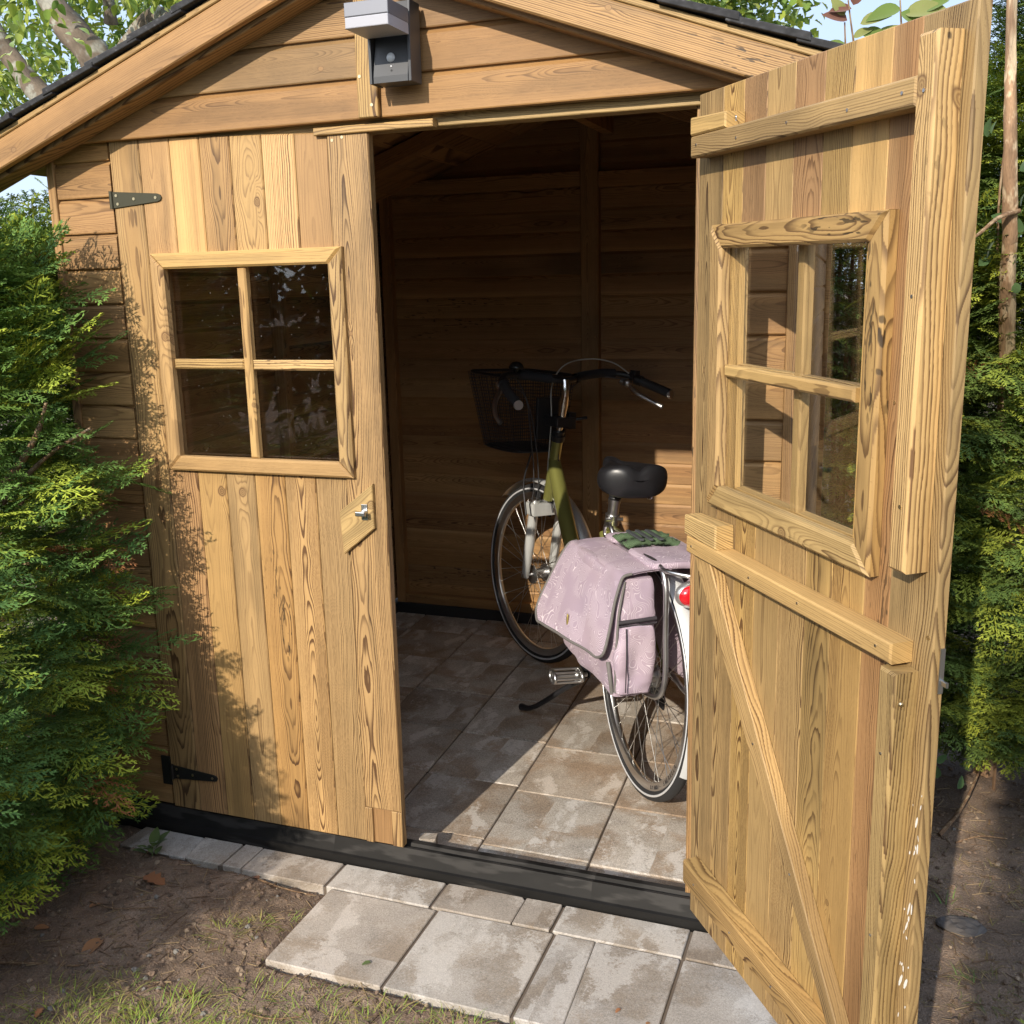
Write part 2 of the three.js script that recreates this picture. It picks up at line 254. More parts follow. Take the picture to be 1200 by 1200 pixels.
{
  part('joint_sand', box(-0.25, 1.56, -0.03, 0.0088, -1.93, -0.06), std([0.10, 0.075, 0.055], 0.95), floor);
  const J = 0.0026, base = 0.8635, px = 0.298, zr = [-0.062, -0.165, -0.475, -0.78, -1.087, -1.393, -1.7, -1.94];
  for (let k = -4; k <= 2; k++) for (let q = 0; q < zr.length - 1; q++) {
    const zo = (k * 37 % 5) * 0.004 + (k < 0 ? -0.012 : 0.005), z1 = q === 0 ? zr[0] : zr[q] + zo, z0 = q === zr.length - 2 ? zr[q + 1] : zr[q + 1] + zo, sh = z => 0.045 * z, x0 = base + k * px, x1 = x0 + px;
    if (x1 < -0.2) continue;
    paver(floor, [[Math.max(x0, -0.19) + J + sh(z1), z1 - J], [Math.min(x1, 1.6) - J + sh(z1), z1 - J], [Math.min(x1, 1.6) - J + sh(z0), z0 + J], [Math.max(x0, -0.19) + J + sh(z0), z0 + J]], 0.015, pick(mIn, pr));
  }
}

// ------------------------------------------------------------------ the shed
console.log('shed');
const mBlackPlastic = std([0.022, 0.023, 0.024], 0.42);
const plasticTex = tex(512, 256, (i, j, c) => { const n = fbm(i / 60, j / 40, 4), d = sst(0.1, 0.4, fbm(i / 90 + 9, j / 30 + 3, 4)); const v = 0.008 + 0.005 * n + 0.02 * d; c[0] = v * 1.08; c[1] = v; c[2] = v * 0.93; });
const mSill = new THREE.MeshPhysicalMaterial({ map: plasticTex, roughness: 0.55, specularIntensity: 0.45 });
const mMetalBlack = std([0.03, 0.03, 0.028], 0.45, 0.6), mMetalOlive = std([0.055, 0.052, 0.032], 0.55, 0.5), mZinc = std([0.55, 0.56, 0.57], 0.32, 1), mScrew = std([0.62, 0.52, 0.33], 0.35, 1);
const glassTex = tex(512, 512, (i, j, c) => { const n = fbm(i / 70, j / 70, 5), s = noise(i * 0.45, j * 0.45), k = 0.02 + 0.10 * sst(0.05, 0.45, n) + (s > 0.9 ? 0.35 : 0); c[0] = c[1] = c[2] = k; }, false);
const mGlass = new THREE.MeshPhysicalMaterial({ color: 0xffffff, roughness: 0.015, metalness: 0, transmission: 1, thickness: 0, ior: 1.5 });
const shed = thing('garden_shed', 'wooden garden shed with gabled roof and one of its two doors swung open', 'shed');
shed.position.set(0, 0, 0);

function screwHead(parent, x, y, z, r = 0.0035, mat = mScrew) { const g = new THREE.CylinderGeometry(r, r, 0.0016, 10).rotateX(Math.PI / 2).translate(x, y, z + 0.0004); return part('screw', g, mat, parent); }

// front wall: shiplap either side of the doors
{
  const w = sub('front_wall', shed);
  for (let k = 0; k < 21; k++) { const y = 0.068 + k * 0.0857; part('plank', shiplap(y, 0.0857, -0.024, 0.018, () => -0.176, () => -0.008), k < 19 ? pick(mClad) : mClad[2], w); part('plank', shiplap(y, 0.0857, -0.024, 0.018, () => 1.462, () => 1.612), pick(mClad), w); }
  part('corner_trim', plank(rect(-0.2, -0.177, 0.06, 1.84), -0.03, 0.0), mClad[0], w);
  part('corner_trim', plank(rect(1.613, 1.64, 0.06, 1.84), -0.03, 0.0), mClad[0], w);
  part('door_post', plank(rect(1.425, 1.466, 0.064, 1.83), -0.065, -0.026), mInner[0], w);
  part('door_post', plank(rect(-0.03, 0.012, 0.064, 1.83), -0.065, -0.026), mInner[0], w);
  part('corner_post', plank(rect(-0.17, -0.13, 0.064, 1.86), -0.065, -0.026), mInner[1], w);
  part('corner_post', plank(rect(1.57, 1.61, 0.064, 1.86), -0.065, -0.026), mInner[1], w);
}
// gable over the doors
{
  const g = sub('gable', shed), top = 2.15, xl = y => 0.731 - (top - y) / 0.3635, xr = y => 0.731 + (top - y) / 0.3635;
  for (let k = 0; k < 4; k++) {
    const y = 1.822 + k * 0.0842, hi = Math.min(0.0842, 2.15 - y - 0.012);
    part('plank', shiplap(y, hi, 0.002, 0.018, q => Math.max(-0.2, xl(q)), () => 0.722), mClad[[0, 2, 0, 1][k]], g);
    part('plank', shiplap(y, hi, 0.002, 0.018, () => 0.7225, q => Math.min(1.66, xr(q))), mClad[[2, 0, 3, 1][k]], g);
  }
  const b = part('batten', plank(rect(0.704, 0.752, 1.8215, 2.12), 0.0205, 0.036), mBatten[2], g);
  screwHead(g, 0.712, 1.905, 0.036); screwHead(g, 0.738, 1.846, 0.036);
  part('header', plank(rect(-0.17, 1.61, 1.800, 1.86), -0.06, -0.012, { grain: [1, 0] }), mBatten[1], g);
  part('stop_block', plank(rect(0.577, 0.869, 1.7965, 1.8125), -0.010, 0.014, { grain: [1, 0] }), mBatten[0], g);
}
// barge boards, trim, roof boards and shingles
{
  const rf = sub('roof', shed), S = 0.3635, ax = 0.731, len = 1.11;
  const mFelt = new THREE.MeshStandardMaterial({ map: tex(512, 512, (i, j, c) => { const n = noise(i * 0.7, j * 0.7), k = noise(i * 0.2, j * 0.2); const v = 0.028 + 0.022 * Math.max(0, n) + 0.01 * k + (n > 0.8 ? 0.05 : 0); c[0] = v; c[1] = v; c[2] = v * 1.06; }), roughness: 0.95 });
  mFelt.bumpMap = mFelt.map; mFelt.bumpScale = 0.002;
  for (const s of [-1, 1]) {
    const line = (u0, u1, o0, o1) => { const p = [[ax + s * u0, 2.1157 - S * u0 + o0], [ax + s * u1, 2.1157 - S * u1 + o0], [ax + s * u1, 2.1157 - S * u1 + o1], [ax + s * u0, 2.1157 - S * u0 + o1]]; return s > 0 ? p : [p[1], p[0], p[3], p[2]]; };
    const gr = [s * Math.cos(Math.atan(S)), -Math.sin(Math.atan(S))];
    part('barge_board', plank(line(0, len, 0, 0.066), 0.088, 0.108, { grain: gr, strip: s < 0 ? 2 : 7, bevel: 0.003 }), mClad[s < 0 ? 0 : 2], rf);
    part('rafter', plank(line(0.0, len - 0.03, -0.009, 0.05), 0.021, 0.080, { grain: gr }), mInner[0], rf);
    for (const z of [-0.66, -1.32]) part('rafter', plank(line(0.0, 0.95, 0.0, 0.058), z - 0.03, z, { grain: gr }), mInner[1], rf);
    // roof boards: run front to back
    for (let k = 0; k < 12; k++) { const u0 = k * len / 12, u1 = (k + 1) * len / 12 - 0.0015; part('roof_board', plank(line(u0, u1, 0.0665, 0.080), -2.08, 0.102, { grain: [0, 1] }), pick(mInner), rf); }
    // shingle courses, each lapping the one below
    for (let k = 0; k < 9; k++) { const u0 = 0.02 + k * 0.125, u1 = Math.min(len + 0.025, u0 + 0.15), q = line(u0, u1, 0, 0); const lift = 0.0815; const P = s > 0 ? [[q[0][0], q[0][1] + lift], [q[1][0], q[1][1] + lift + 0.006], [q[1][0], q[1][1] + lift + 0.021], [q[0][0], q[0][1] + lift + 0.012]] : [[q[0][0], q[0][1] + lift + 0.006], [q[1][0], q[1][1] + lift], [q[1][0], q[1][1] + lift + 0.012], [q[0][0], q[0][1] + lift + 0.021]]; const g = plank(P, -2.1, 0.128 + 0.006 * noise(k * 3.3, s * 7), { grain: [1, 0], bevel: 0.0012 }); part('shingle_course', g, mFelt, rf); }
    part('edge_strip', plank(line(0.02, len + 0.01, 0.0665, 0.0795), 0.1025, 0.1105, { grain: gr }), mBatten[2], rf);
  }
  part('ridge_cap', plank([[ax - 0.14, 2.16], [ax + 0.14, 2.16], [ax, 2.215]], -2.1, 0.113, { grain: [1, 0], bevel: 0.001 }), mFelt, rf);
  part('ridge_beam', plank(rect(ax - 0.02, ax + 0.02, 2.03, 2.115), -1.96, 0.0, { grain: [0, 1] }), mInner[2], rf);
}
// back wall with its frame
{
  const w = sub('back_wall', shed);
  for (let k = 0; k < 25; k++) { const y = 0.066 + k * 0.0845; const half = (2.19 - y) / 0.3635, xl = q => Math.max(-0.29, 0.70 - (2.2 - q) / 0.36), xr = q => Math.min(1.58, 0.70 + (2.2 - q) / 0.36); part('plank', shiplap(y, 0.0845, -1.975, 0.018, xl, xr, { gr: 0.78 }), pick(mInner), w); }
  const ps = [[-0.258, -0.214, 0.062, 1.86, 0], [0.626, 0.699, 0.062, 2.14, 2], [1.5, 1.55, 0.062, 1.86, 1]];
  for (const [a, b, c, d, m] of ps) part('post', plank(rect(a, b, c, d), -1.9565, -1.918, { bevel: 0.003 }), mInner[m], w);
  part('rail', plank(rect(-0.2135, 0.6255, 1.838, 1.895), -1.9565, -1.921, { grain: [1, 0] }), mInner[0], w);
  part('rail', plank(rect(0.6995, 1.4995, 1.832, 1.89), -1.9565, -1.921, { grain: [1, 0] }), mInner[2], w);
  part('rail', plank(rect(-0.2135, 0.6255, 0.0625, 0.106), -1.9565, -1.921, { grain: [1, 0] }), mInner[2], w);
  part('rail', plank(rect(0.6995, 1.4995, 0.0625, 0.106), -1.9565, -1.921, { grain: [1, 0] }), mInner[0], w);
  part('base_strip', box(-0.3, 1.6, -0.03, 0.0615, -2.0, -1.912), mBlackPlastic, w);
}
// side walls, a touch splayed
for (const s of [0, 1]) {
  const w = sub('side_wall', shed), x0 = s ? 1.637 : -0.196, x1 = s ? 1.553 : -0.285, L = Math.hypot(x1 - x0, 1.95);
  for (let k = 0; k < 21; k++) { const y = 0.068 + k * 0.0857; part('plank', shiplap(y, 0.0857, -0.009, 0.018, () => 0, () => L), pick(mInner), w); }
  part('post', plank(rect(L * 0.5, L * 0.5 + 0.045, 0.064, 1.85), s ? -0.05 : 0.0095, s ? -0.0095 : 0.05), mInner[0], w);
  part('base_strip', box(0, L, -0.03, 0.06, -0.03, 0.03), mBlackPlastic, w);
  w.position.set(x0, 0, -0.03); w.rotation.y = Math.PI / 2 + Math.atan2(x0 - x1, 1.95) * 1;
}
// threshold
{
  const pts = [[-0.055, -0.02], [-0.055, 0.058], [-0.048, 0.0615], [-0.034, 0.0615], [-0.03, 0.05], [-0.02, 0.05], [-0.016, 0.0605], [-0.008, 0.0605], [0.0055, 0.022], [0.012, 0.019], [0.0135, 0.002], [0.0135, -0.02]].map(p => new THREE.Vector2(-p[0], p[1]));
  const g = new THREE.ExtrudeGeometry(new THREE.Shape(pts), { depth: 1.83, bevelEnabled: false }).rotateY(Math.PI / 2);
  const u = g.attributes.uv; for (let i = 0; i < u.count; i++) u.setXY(i, g.attributes.position.getX(i) / 0.7, g.attributes.position.getY(i) / 0.2 + g.attributes.position.getZ(i));
  g.translate(-0.195, 0, 0);
  part('threshold', g, mSill, shed);
}
// a mitred frame of four pieces, outer rectangle and width
function frame4(parent, x0, x1, y0, y1, w, z0, z1, mats, name = 'window_frame', bevel = 0.005) {
  const X0 = x0 + w, X1 = x1 - w, Y0 = y0 + w, Y1 = y1 - w, e = 0.0004;
  part(name, plank([[x0 + e, y0], [x1 - e, y0], [X1 - e, Y0], [X0 + e, Y0]], z0, z1, { grain: [1, 0], bevel }), mats[0], parent);
  part(name, plank([[x0 + e, y1], [X0 + e, Y1], [X1 - e, Y1], [x1 - e, y1]], z0, z1, { grain: [1, 0], bevel }), mats[1 % mats.length], parent);
  part(name, plank([[x0, y0 + e], [X0, Y0 + e], [X0, Y1 - e], [x0, y1 - e]], z0, z1, { bevel }), mats[2 % mats.length], parent);
  part(name, plank([[x1, y0 + e], [x1, y1 - e], [X1, Y1 - e], [X1, Y0 + e]], z0, z1, { bevel }), mats[0], parent);
}
function strapHinge(parent, x, y, mat, plate) {
  const s = new THREE.Shape([[0, -0.019], [0.13, -0.009], [0.139, -0.006], [0.142, 0], [0.139, 0.006], [0.13, 0.009], [0, 0.019]].map(p => new THREE.Vector2(...p)));
  const a = [new THREE.ExtrudeGeometry(s, { depth: 0.0022, bevelEnabled: true, bevelSize: 0.0005, bevelThickness: 0.0005, bevelSegments: 1 }).translate(0.006, 0, 0.001), new THREE.CylinderGeometry(0.005, 0.005, 0.042, 10).translate(0, 0, 0.003)];
  if (plate) a.push(cbox(-0.036, -0.006, -0.042, 0.042, -0.003, 0.001, 0.0006));
  const m = part('strap_hinge', join(a).translate(x, y, 0.0006), mat, parent);
  for (const [dx, dy] of [[0.016, 0.010], [0.019, -0.010], [0.068, 0.0], [0.132, 0]]) screwHead(parent, x + dx, y + dy, 0.0044, 0.0036);
  return m;
}
// closed door
{
  const d = sub('closed_door', shed), B = [0.0, 0.088, 0.176, 0.261, 0.345, 0.431, 0.518, 0.606], yb = 0.066, topAt = x => 1.829 - 0.042 * x;
  const st = [3, 6, 1, 8, 4, 10, 5, 0], tone = [0, 1, 1, 0, 3, 1, 2, 0], low = [0, 4, 3, 0, 3, 1, 0, 1];
  for (let i = 0; i < 7; i++) {
    const a = B[i] + 0.0007, b = B[i + 1] - 0.0007, m = mDoorL[tone[i]], o = { bevel: 0.0028, strip: st[i] };
    if (i === 0) { part('board', plank([[a, yb], [b, yb], [b, topAt(b)], [a, topAt(a)]], -0.018, 0, { ...o, v0: 0.2 }), m, d); continue; }
    part('board', plank([[a, 1.532], [b, 1.532], [b, topAt(b)], [a, topAt(a)]], -0.018, 0, { ...o, v0: 0.35 }), m, d);
    part('board', plank(rect(a, b, yb, 1.053), -0.018, 0, { ...o, strip: (st[i] + 4) % NS, v0: 0.1 * i }), mDoorL[low[i]], d);
  }
  part('board', plank(rect(0.0887, 0.124, 1.0535, 1.5315), -0.018, -0.0005, { strip: 6 }), mDoorL[1], d);
  part('board', plank(rect(0.597, 0.6053, 1.0535, 1.5315), -0.018, -0.0005, { strip: 6 }), mDoorL[1], d);
  const gi = 0;
  part('stile', plank([[0.6055, 0.165], [0.709, 0.165], [0.709, topAt(0.709)], [0.6055, topAt(0.6055)]], -0.0175, 0.006, { strip: 7, v0: 0.13, bevel: 0.003 }), mDoorL[1], d);
  part('stile', plank(rect(0.681, 0.709, 0.068, 0.1645), -0.0175, 0.006, { strip: 7, v0: 0.13, bevel: 0.002 }), mDoorL[1], d);
  part('stile', plank(rect(0.6055, 0.6265, 0.068, 0.1645), -0.0175, 0.006, { strip: 7, v0: 0.13, bevel: 0.002 }), mDoorL[1], d);
  part('stile', plank(rect(0.627, 0.6805, 0.068, 0.1645), -0.0175, 0.0015, { strip: 5, v0: 0.6, bevel: 0.002 }), mDoorL[4], d);
  frame4(d, 0.106, 0.634, 1.024, 1.556, 0.037, 0.0008, 0.022, [mBatten[0], mBatten[2], mDoorL[1]]);
  const p0 = [0.130, 0.590, 1.060, 1.523];
  part('glazing_bar', plank(rect(0.347, 0.371, 1.0615, 1.5185), -0.006, 0.012, { bevel: 0.004 }), mBatten[0], d);
  part('glazing_bar', plank(rect(0.1435, 0.3465, 1.278, 1.302), -0.006, 0.010, { grain: [1, 0], bevel: 0.004 }), mBatten[2], d);
  part('glazing_bar', plank(rect(0.3715, 0.5965, 1.276, 1.300), -0.006, 0.010, { grain: [1, 0], bevel: 0.004 }), mBatten[0], d);
  for (const [a, b, c, e] of [[0.132, 0.3585, 1.0565, 1.2885], [0.3595, 0.594, 1.0565, 1.2885], [0.132, 0.3585, 1.2895, 1.528], [0.3595, 0.594, 1.2895, 1.528]]) part('pane', box(a, b, c, e, -0.0115, -0.0085), mGlass, d);
  { const q = rng(515), a = []; for (let i = 0; i < 200; i++) { const x = 0.15 + q() * 0.43, y = 1.07 + q() * 0.44, w = fbm(x * 9, y * 9, 2); if (w < -0.05 && q() < 0.8) continue; a.push(new THREE.CircleGeometry(0.0003 + q() * q() * 0.0007, 5).translate(x, y, -0.0082)); } part('pane_dust', join(a), std([0.30, 0.28, 0.25], 0.9), d).userData.kind = 'stuff'; }
  for (const x of [0.1265, 0.5935]) part('rebate', plank(rect(x - 0.002, x + 0.003, 1.056, 1.53), -0.03, -0.0005), mDoorL[0], d);
  for (const y of [1.69, 0.965, 0.21]) part('ledge', plank(rect(0.03, 0.65, y - 0.02, y + 0.02), -0.052, -0.0185, { grain: [1, 0] }), mBatten[0], d);
  // lock plate and its knob
  part('lock_plate', plank([[0.596, 0.836], [0.681, 0.905], [0.681, 1.012], [0.589, 0.941]], 0.0065, 0.0185, { grain: [0.8, 0.6], bevel: 0.002 }), mBatten[1], d);
  part('bolt_knob', join([cbox(-0.008, 0.008, -0.019, 0.019, 0, 0.003, 0.0008), new THREE.CylinderGeometry(0.006, 0.0075, 0.016, 14).rotateX(Math.PI / 2).translate(0, 0, 0.01), cbox(-0.0125, 0.0125, -0.0055, 0.0055, 0.017, 0.027, 0.002)]).translate(0.659, 0.944, 0.0186), mZinc, d);
  strapHinge(d, -0.003, 1.687, mMetalOlive, false); strapHinge(d, 0.008, 0.172, mMetalBlack, true);
  for (const [x, y] of [[0.62, 1.785], [0.645, 1.79]]) screwHead(d, x, y, 0.006);
}
// open door, in its own frame: x from hinge to free edge, y up, z towards the side that faced the inside
{
  const d = sub('open_door', shed);
  const th = R(126.36), la = R(-0.774), rho = R(-1.164), D = new THREE.Vector3(-Math.cos(th), 0, Math.sin(th)), N = new THREE.Vector3(-D.z, 0, D.x), Up = new THREE.Vector3(0, 1, 0);
  const n2 = N.clone().multiplyScalar(Math.cos(la)).addScaledVector(Up, Math.sin(la)), u2 = Up.clone().multiplyScalar(Math.cos(la)).addScaledVector(N, -Math.sin(la));
  const d3 = D.clone().multiplyScalar(Math.cos(rho)).addScaledVector(u2, Math.sin(rho)), u3 = u2.clone().multiplyScalar(Math.cos(rho)).addScaledVector(D, -Math.sin(rho));
  d.quaternion.setFromRotationMatrix(new THREE.Matrix4().makeBasis(d3, u3, n2)); d.position.set(1.453, 0, 0.057);
  const B = [-0.004, 0.091, 0.166, 0.243, 0.330, 0.412, 0.488, 0.573, 0.634, 0.737], yb = 0.078, yt = 1.80;
  const st = [7, 2, 9, 0, 4, 11, 1, 8, 11], tone = [0, 3, 2, 1, 4, 3, 1, 2, 0], low = [0, 1, 3, 0, 1, 3, 3, 4, 2];
  for (let i = 0; i < 9; i++) {
    const a = B[i] + 0.0004, b = B[i + 1] - 0.0004, o = { bevel: i === 8 ? 0.002 : 0.0012, strip: st[i] };
    if (i === 0 || i > 6) { part('board', plank(rect(a, b, yb, yt), -0.018, i === 8 ? 0.001 : 0, { ...o, v0: 0.1 + i * 0.07 }), mDoorR[i ? tone[i] : 0], d); continue; }
    part('board', plank(rect(a, b, 1.531, yt), -0.018, 0, { ...o, v0: 0.05 * i }), mDoorR[tone[i]], d);
    part('board', plank(rect(a, b, yb, 1.066), -0.018, 0, { ...o, strip: (st[i] + 5) % NS, v0: 0.3 + 0.11 * i }), mDoorR[low[i]], d);
  }
  part('board', plank(rect(0.0914, 0.128, 1.0665, 1.5305), -0.018, -0.0004, { strip: 2 }), mDoorR[1], d);
  part('board', plank(rect(0.535, 0.5726, 1.0665, 1.5305), -0.018, -0.0004, { strip: 1 }), mDoorR[3], d);
  frame4(d, 0.084, 0.607, 1.04, 1.563, 0.042, 0.0008, 0.021, [mBatten[1], mBatten[1], mBatten[0]]);
  for (const q of [0.1265, 0.5365]) part('rebate', plank(rect(q - 0.0015, q + 0.0015, 1.067, 1.53), -0.03, -0.0004), mBatten[2], d);
  part('glazing_bar', plank(rect(0.1275, 0.5355, 1.290, 1.312), -0.004, 0.010, { grain: [1, 0], bevel: 0.004 }), mBatten[1], d);
  part('glazing_bar', plank(rect(0.322, 0.346, 1.067, 1.53), -0.036, -0.019, { bevel: 0.003 }), mBatten[2], d);
  part('glazing_bar', plank(rect(0.128, 0.3215, 1.290, 1.312), -0.034, -0.019, { grain: [1, 0] }), mBatten[2], d);
  part('glazing_bar', plank(rect(0.3465, 0.535, 1.290, 1.312), -0.034, -0.019, { grain: [1, 0] }), mBatten[2], d);
  for (const [a, b, c, e] of [[0.1285, 0.3335, 1.0675, 1.3005], [0.3345, 0.535, 1.0675, 1.3005], [0.1285, 0.3335, 1.3015, 1.5295], [0.3345, 0.535, 1.3015, 1.5295]]) part('pane', box(a, b, c, e, -0.012, -0.009), mGlass, d);
  const back = sub; // outside face of the door: its own mitred frame and strap hinges
  for (const g of [[[0.084, 1.04], [0.607, 1.04], [0.57, 1.077], [0.121, 1.077]], [[0.084, 1.563], [0.121, 1.526], [0.57, 1.526], [0.607, 1.563]]]) part('window_frame', plank(g, -0.04, -0.0185, { grain: [1, 0], bevel: 0.001 }), mBatten[2], d);
  for (const g of [[[0.084, 1.041], [0.121, 1.078], [0.121, 1.525], [0.084, 1.562]], [[0.607, 1.041], [0.607, 1.562], [0.57, 1.525], [0.57, 1.078]]]) part('window_frame', plank(g, -0.04, -0.0185, { bevel: 0.001 }), mBatten[2], d);
  // ledges, brace, battens
  const LZ = 0.038;
  part('ledge', plank([[0.036, 1.684], [0.676, 1.684], [0.676, 1.721], [0.036, 1.721]], 0.0012, LZ, { grain: [1, 0], bevel: 0.003, strip: 4 }), mDoorR[1], d);
  part('ledge_block', plank([[0.036, 1.7225], [0.171, 1.7215], [0.171, 1.748], [0.036, 1.754]], 0.0012, LZ + 0.001, { grain: [1, 0], bevel: 0.003 }), mBatten[1], d);
  part('ledge', plank([[0.036, 0.931], [0.694, 0.938], [0.694, 0.970], [0.036, 0.965]], 0.0012, LZ, { grain: [1, 0], bevel: 0.003, strip: 1 }), mDoorR[0], d);
  part('ledge_block', plank([[0.028, 0.9665], [0.162, 0.9665], [0.162, 1.013], [0.028, 1.0065]].map(p => [p[0], p[1] - 0.0]), 0.0012, LZ + 0.001, { grain: [1, 0], bevel: 0.003 }), mBatten[1], d);
  part('ledge', plank([[0.036, 0.182], [0.676, 0.166], [0.676, 0.212], [0.036, 0.235]], 0.0012, LZ, { grain: [1, 0], bevel: 0.003, strip: 8 }), mBatten[1], d);
  const bl = Math.hypot(0.545, 0.7); part('brace', plank([[0.043, 0.93], [0.585, 0.216], [0.628, 0.214], [0.113, 0.9295]], 0.0012, 0.026, { grain: [0.59, -0.807], bevel: 0.002, strip: 4, v0: 0.7 }), mBatten[0], d);
  part('batten', plank(rect(0.679, 0.716, 1.078, 1.768), 0.0022, 0.041, { bevel: 0.004, strip: 10, v0: 0.4 }), mBatten[0], d);
  part('batten', plank(rect(0.674, 0.711, 0.09, 0.930), 0.0022, 0.041, { bevel: 0.004, strip: 11 }), mBatten[1], d);
  part('screw_knob', new THREE.SphereGeometry(0.004, 10, 8).translate(0.713, 0.885, 0.03), mScrew, d);
  part('bent_nail', tube([[0.171, 1.738, 0.02], [0.18, 1.739, 0.024], [0.186, 1.738, 0.026], [0.186, 1.73, 0.026]], 0.0011, 10, 5), mZinc, d);
  part('strike_plate', cbox(0.7375, 0.7395, 0.905, 0.972, -0.0175, -0.0095, 0.0006), mZinc, d);
  part('latch_arm', cbox(0.7396, 0.752, 0.918, 0.926, -0.016, -0.012, 0.001), mZinc, d);
  screwHead(d, 0.725, 0.985, 0.0012, 0.0032); for (const [x, y, z] of [[0.06, 1.705, 0.038], [0.21, 1.70, 0.038], [0.37, 1.704, 0.038], [0.53, 1.70, 0.038], [0.65, 1.704, 0.038], [0.06, 0.948, 0.038], [0.29, 0.95, 0.038], [0.45, 0.953, 0.038], [0.66, 0.955, 0.038], [0.09, 0.207, 0.038], [0.25, 0.2, 0.038], [0.41, 0.196, 0.038], [0.697, 1.70, 0.041], [0.698, 1.45, 0.041], [0.69, 0.80, 0.041], [0.692, 0.5, 0.041], [0.30, 0.63, 0.026], [0.44, 0.445, 0.026]]) screwHead(d, x, y, z, 0.0024, mZinc); screwHead(d, 0.70, 1.17, 0.041, 0.003); screwHead(d, 0.62, 1.30, 0.0002, 0.0025);
  for (const y of [1.69, 0.2]) { const m = part('strap_hinge', join([cbox(0.0, 0.14, y - 0.016, y + 0.016, -0.0215, -0.0188, 0.0008), new THREE.CylinderGeometry(0.005, 0.005, 0.042, 10).translate(-0.008, y, -0.02)]), mMetalBlack, d); }
  // paint spatter along the free edge, proud of the board
  const pg = [], q = rng(41);
  for (let i = 0; i < 46; i++) { const y = 0.1 + q() * 0.66, r = 0.0012 + q() * q() * 0.004, c = new THREE.CircleGeometry(1, 7); c.scale(r * (0.5 + q() * 0.4), r * (1 + q() * 3), 1); c.rotateZ((q() - 0.5) * 0.8); c.translate(0.712 + 0.02 * q() + 0.012 * (y - 0.4), y, 0.0014 + i * 0.00001); pg.push(c); }
  const sp = part('paint_spatter', join(pg), std([0.72, 0.7, 0.66], 0.7), d); sp.userData.kind = 'stuff';
}

// ------------------------------------------------------------------ wall lamp
{
  const L = thing('wall_lamp', 'dark grey outdoor wall lamp with sensor and frosted arm under the shed ridge', 'lamp');
  L.position.set(0.81, 1.878, 0.037);
  const g = new THREE.MeshStandardMaterial({ color: rgb(0.045, 0.047, 0.052), roughness: 0.45 });
  // housing: box with a face that leans back between its two cheeks
  const s = new THREE.Shape([[0, 0], [0.05, 0], [0.05, 0.012], [0.032, 0.095], [0.032, 0.155], [0, 0.155]].map(p => new THREE.Vector2(...p)));
  part('housing', new THREE.ExtrudeGeometry(s, { depth: 0.078, bevelEnabled: true, bevelSize: 0.0008, bevelThickness: 0.0008, bevelSegments: 1 }).rotateY(-Math.PI / 2).translate(0.04, 0, 0), g, L);
  const ck = new THREE.Shape([[0, 0], [0.05, 0], [0.05, 0.10], [0.045, 0.155], [0, 0.155]].map(p => new THREE.Vector2(...p)));
  for (const x of [-0.0425, 0.0475]) part('cheek', new THREE.ExtrudeGeometry(ck, { depth: 0.005, bevelEnabled: true, bevelSize: 0.0006, bevelThickness: 0.0006, bevelSegments: 1 }).rotateY(-Math.PI / 2).translate(x, -0.0005, 0), g, L);
  part('arm', cbox(-0.048, 0.048, 0.1075, 0.134, 0.0515, 0.146, 0.0015), new THREE.MeshStandardMaterial({ color: rgb(0.20, 0.205, 0.23), roughness: 0.42, metalness: 0.3 }), L);
  part('diffuser', cbox(-0.0475, 0.0475, 0.086, 0.107, 0.0516, 0.1458, 0.002), new THREE.MeshPhysicalMaterial({ color: rgb(0.42, 0.42, 0.46), roughness: 0.55, transmission: 0.15, thickness: 0 }), L);
  part('sensor_lens', new THREE.SphereGeometry(0.0095, 18, 12).scale(1, 1, 0.6).translate(0.0, 0.048, 0.0435), std([0.5, 0.52, 0.54], 0.35), L);
  part('indicator', new THREE.SphereGeometry(0.002, 8, 6).translate(0.002, 0.030, 0.0475), std([0.75, 0.75, 0.75], 0.3), L);
  part('button', new THREE.CylinderGeometry(0.002, 0.002, 0.002, 10).rotateX(Math.PI / 2).translate(0.003, 0.022, 0.0488), std([0.008, 0.008, 0.008], 0.4), L);
}

// ------------------------------------------------------------------ bicycle: local x forward, y up, z to its own right
console.log('bike');
const BD = new THREE.Vector3(-0.563, 0, -0.826), BR = new THREE.Vector3(0.825, -0.051, -0.562).normalize();
BD.addScaledVector(BR, -BD.dot(BR)).normalize(); const BU = BR.clone().cross(BD).normalize();
const BM = new THREE.Matrix4().makeBasis(BD, BU, BR), BQ = new THREE.Quaternion().setFromRotationMatrix(BM), BO = new THREE.Vector3(1.184, 0.016, -0.582);
function onBike(g, off = [0, 0, 0]) { g.quaternion.copy(BQ); g.position.copy(new THREE.Vector3(...off).applyQuaternion(BQ).add(BO)); return g; }
const mRubber = std([0.022, 0.022, 0.023], 0.7), mRim = std([0.66, 0.66, 0.66], 0.3, 1), mSpoke = std([0.62, 0.61, 0.58], 0.3, 1), mChrome = std([0.72, 0.72, 0.72], 0.18, 1);
const mOlive = new THREE.MeshPhysicalMaterial({ color: rgb(0.30, 0.30, 0.085), roughness: 0.33, metalness: 0.55, clearcoat: 0.8, clearcoatRoughness: 0.1 });
const mSilverPaint = new THREE.MeshPhysicalMaterial({ color: rgb(0.62, 0.63, 0.61), roughness: 0.35, metalness: 0.35, clearcoat: 0.4 });
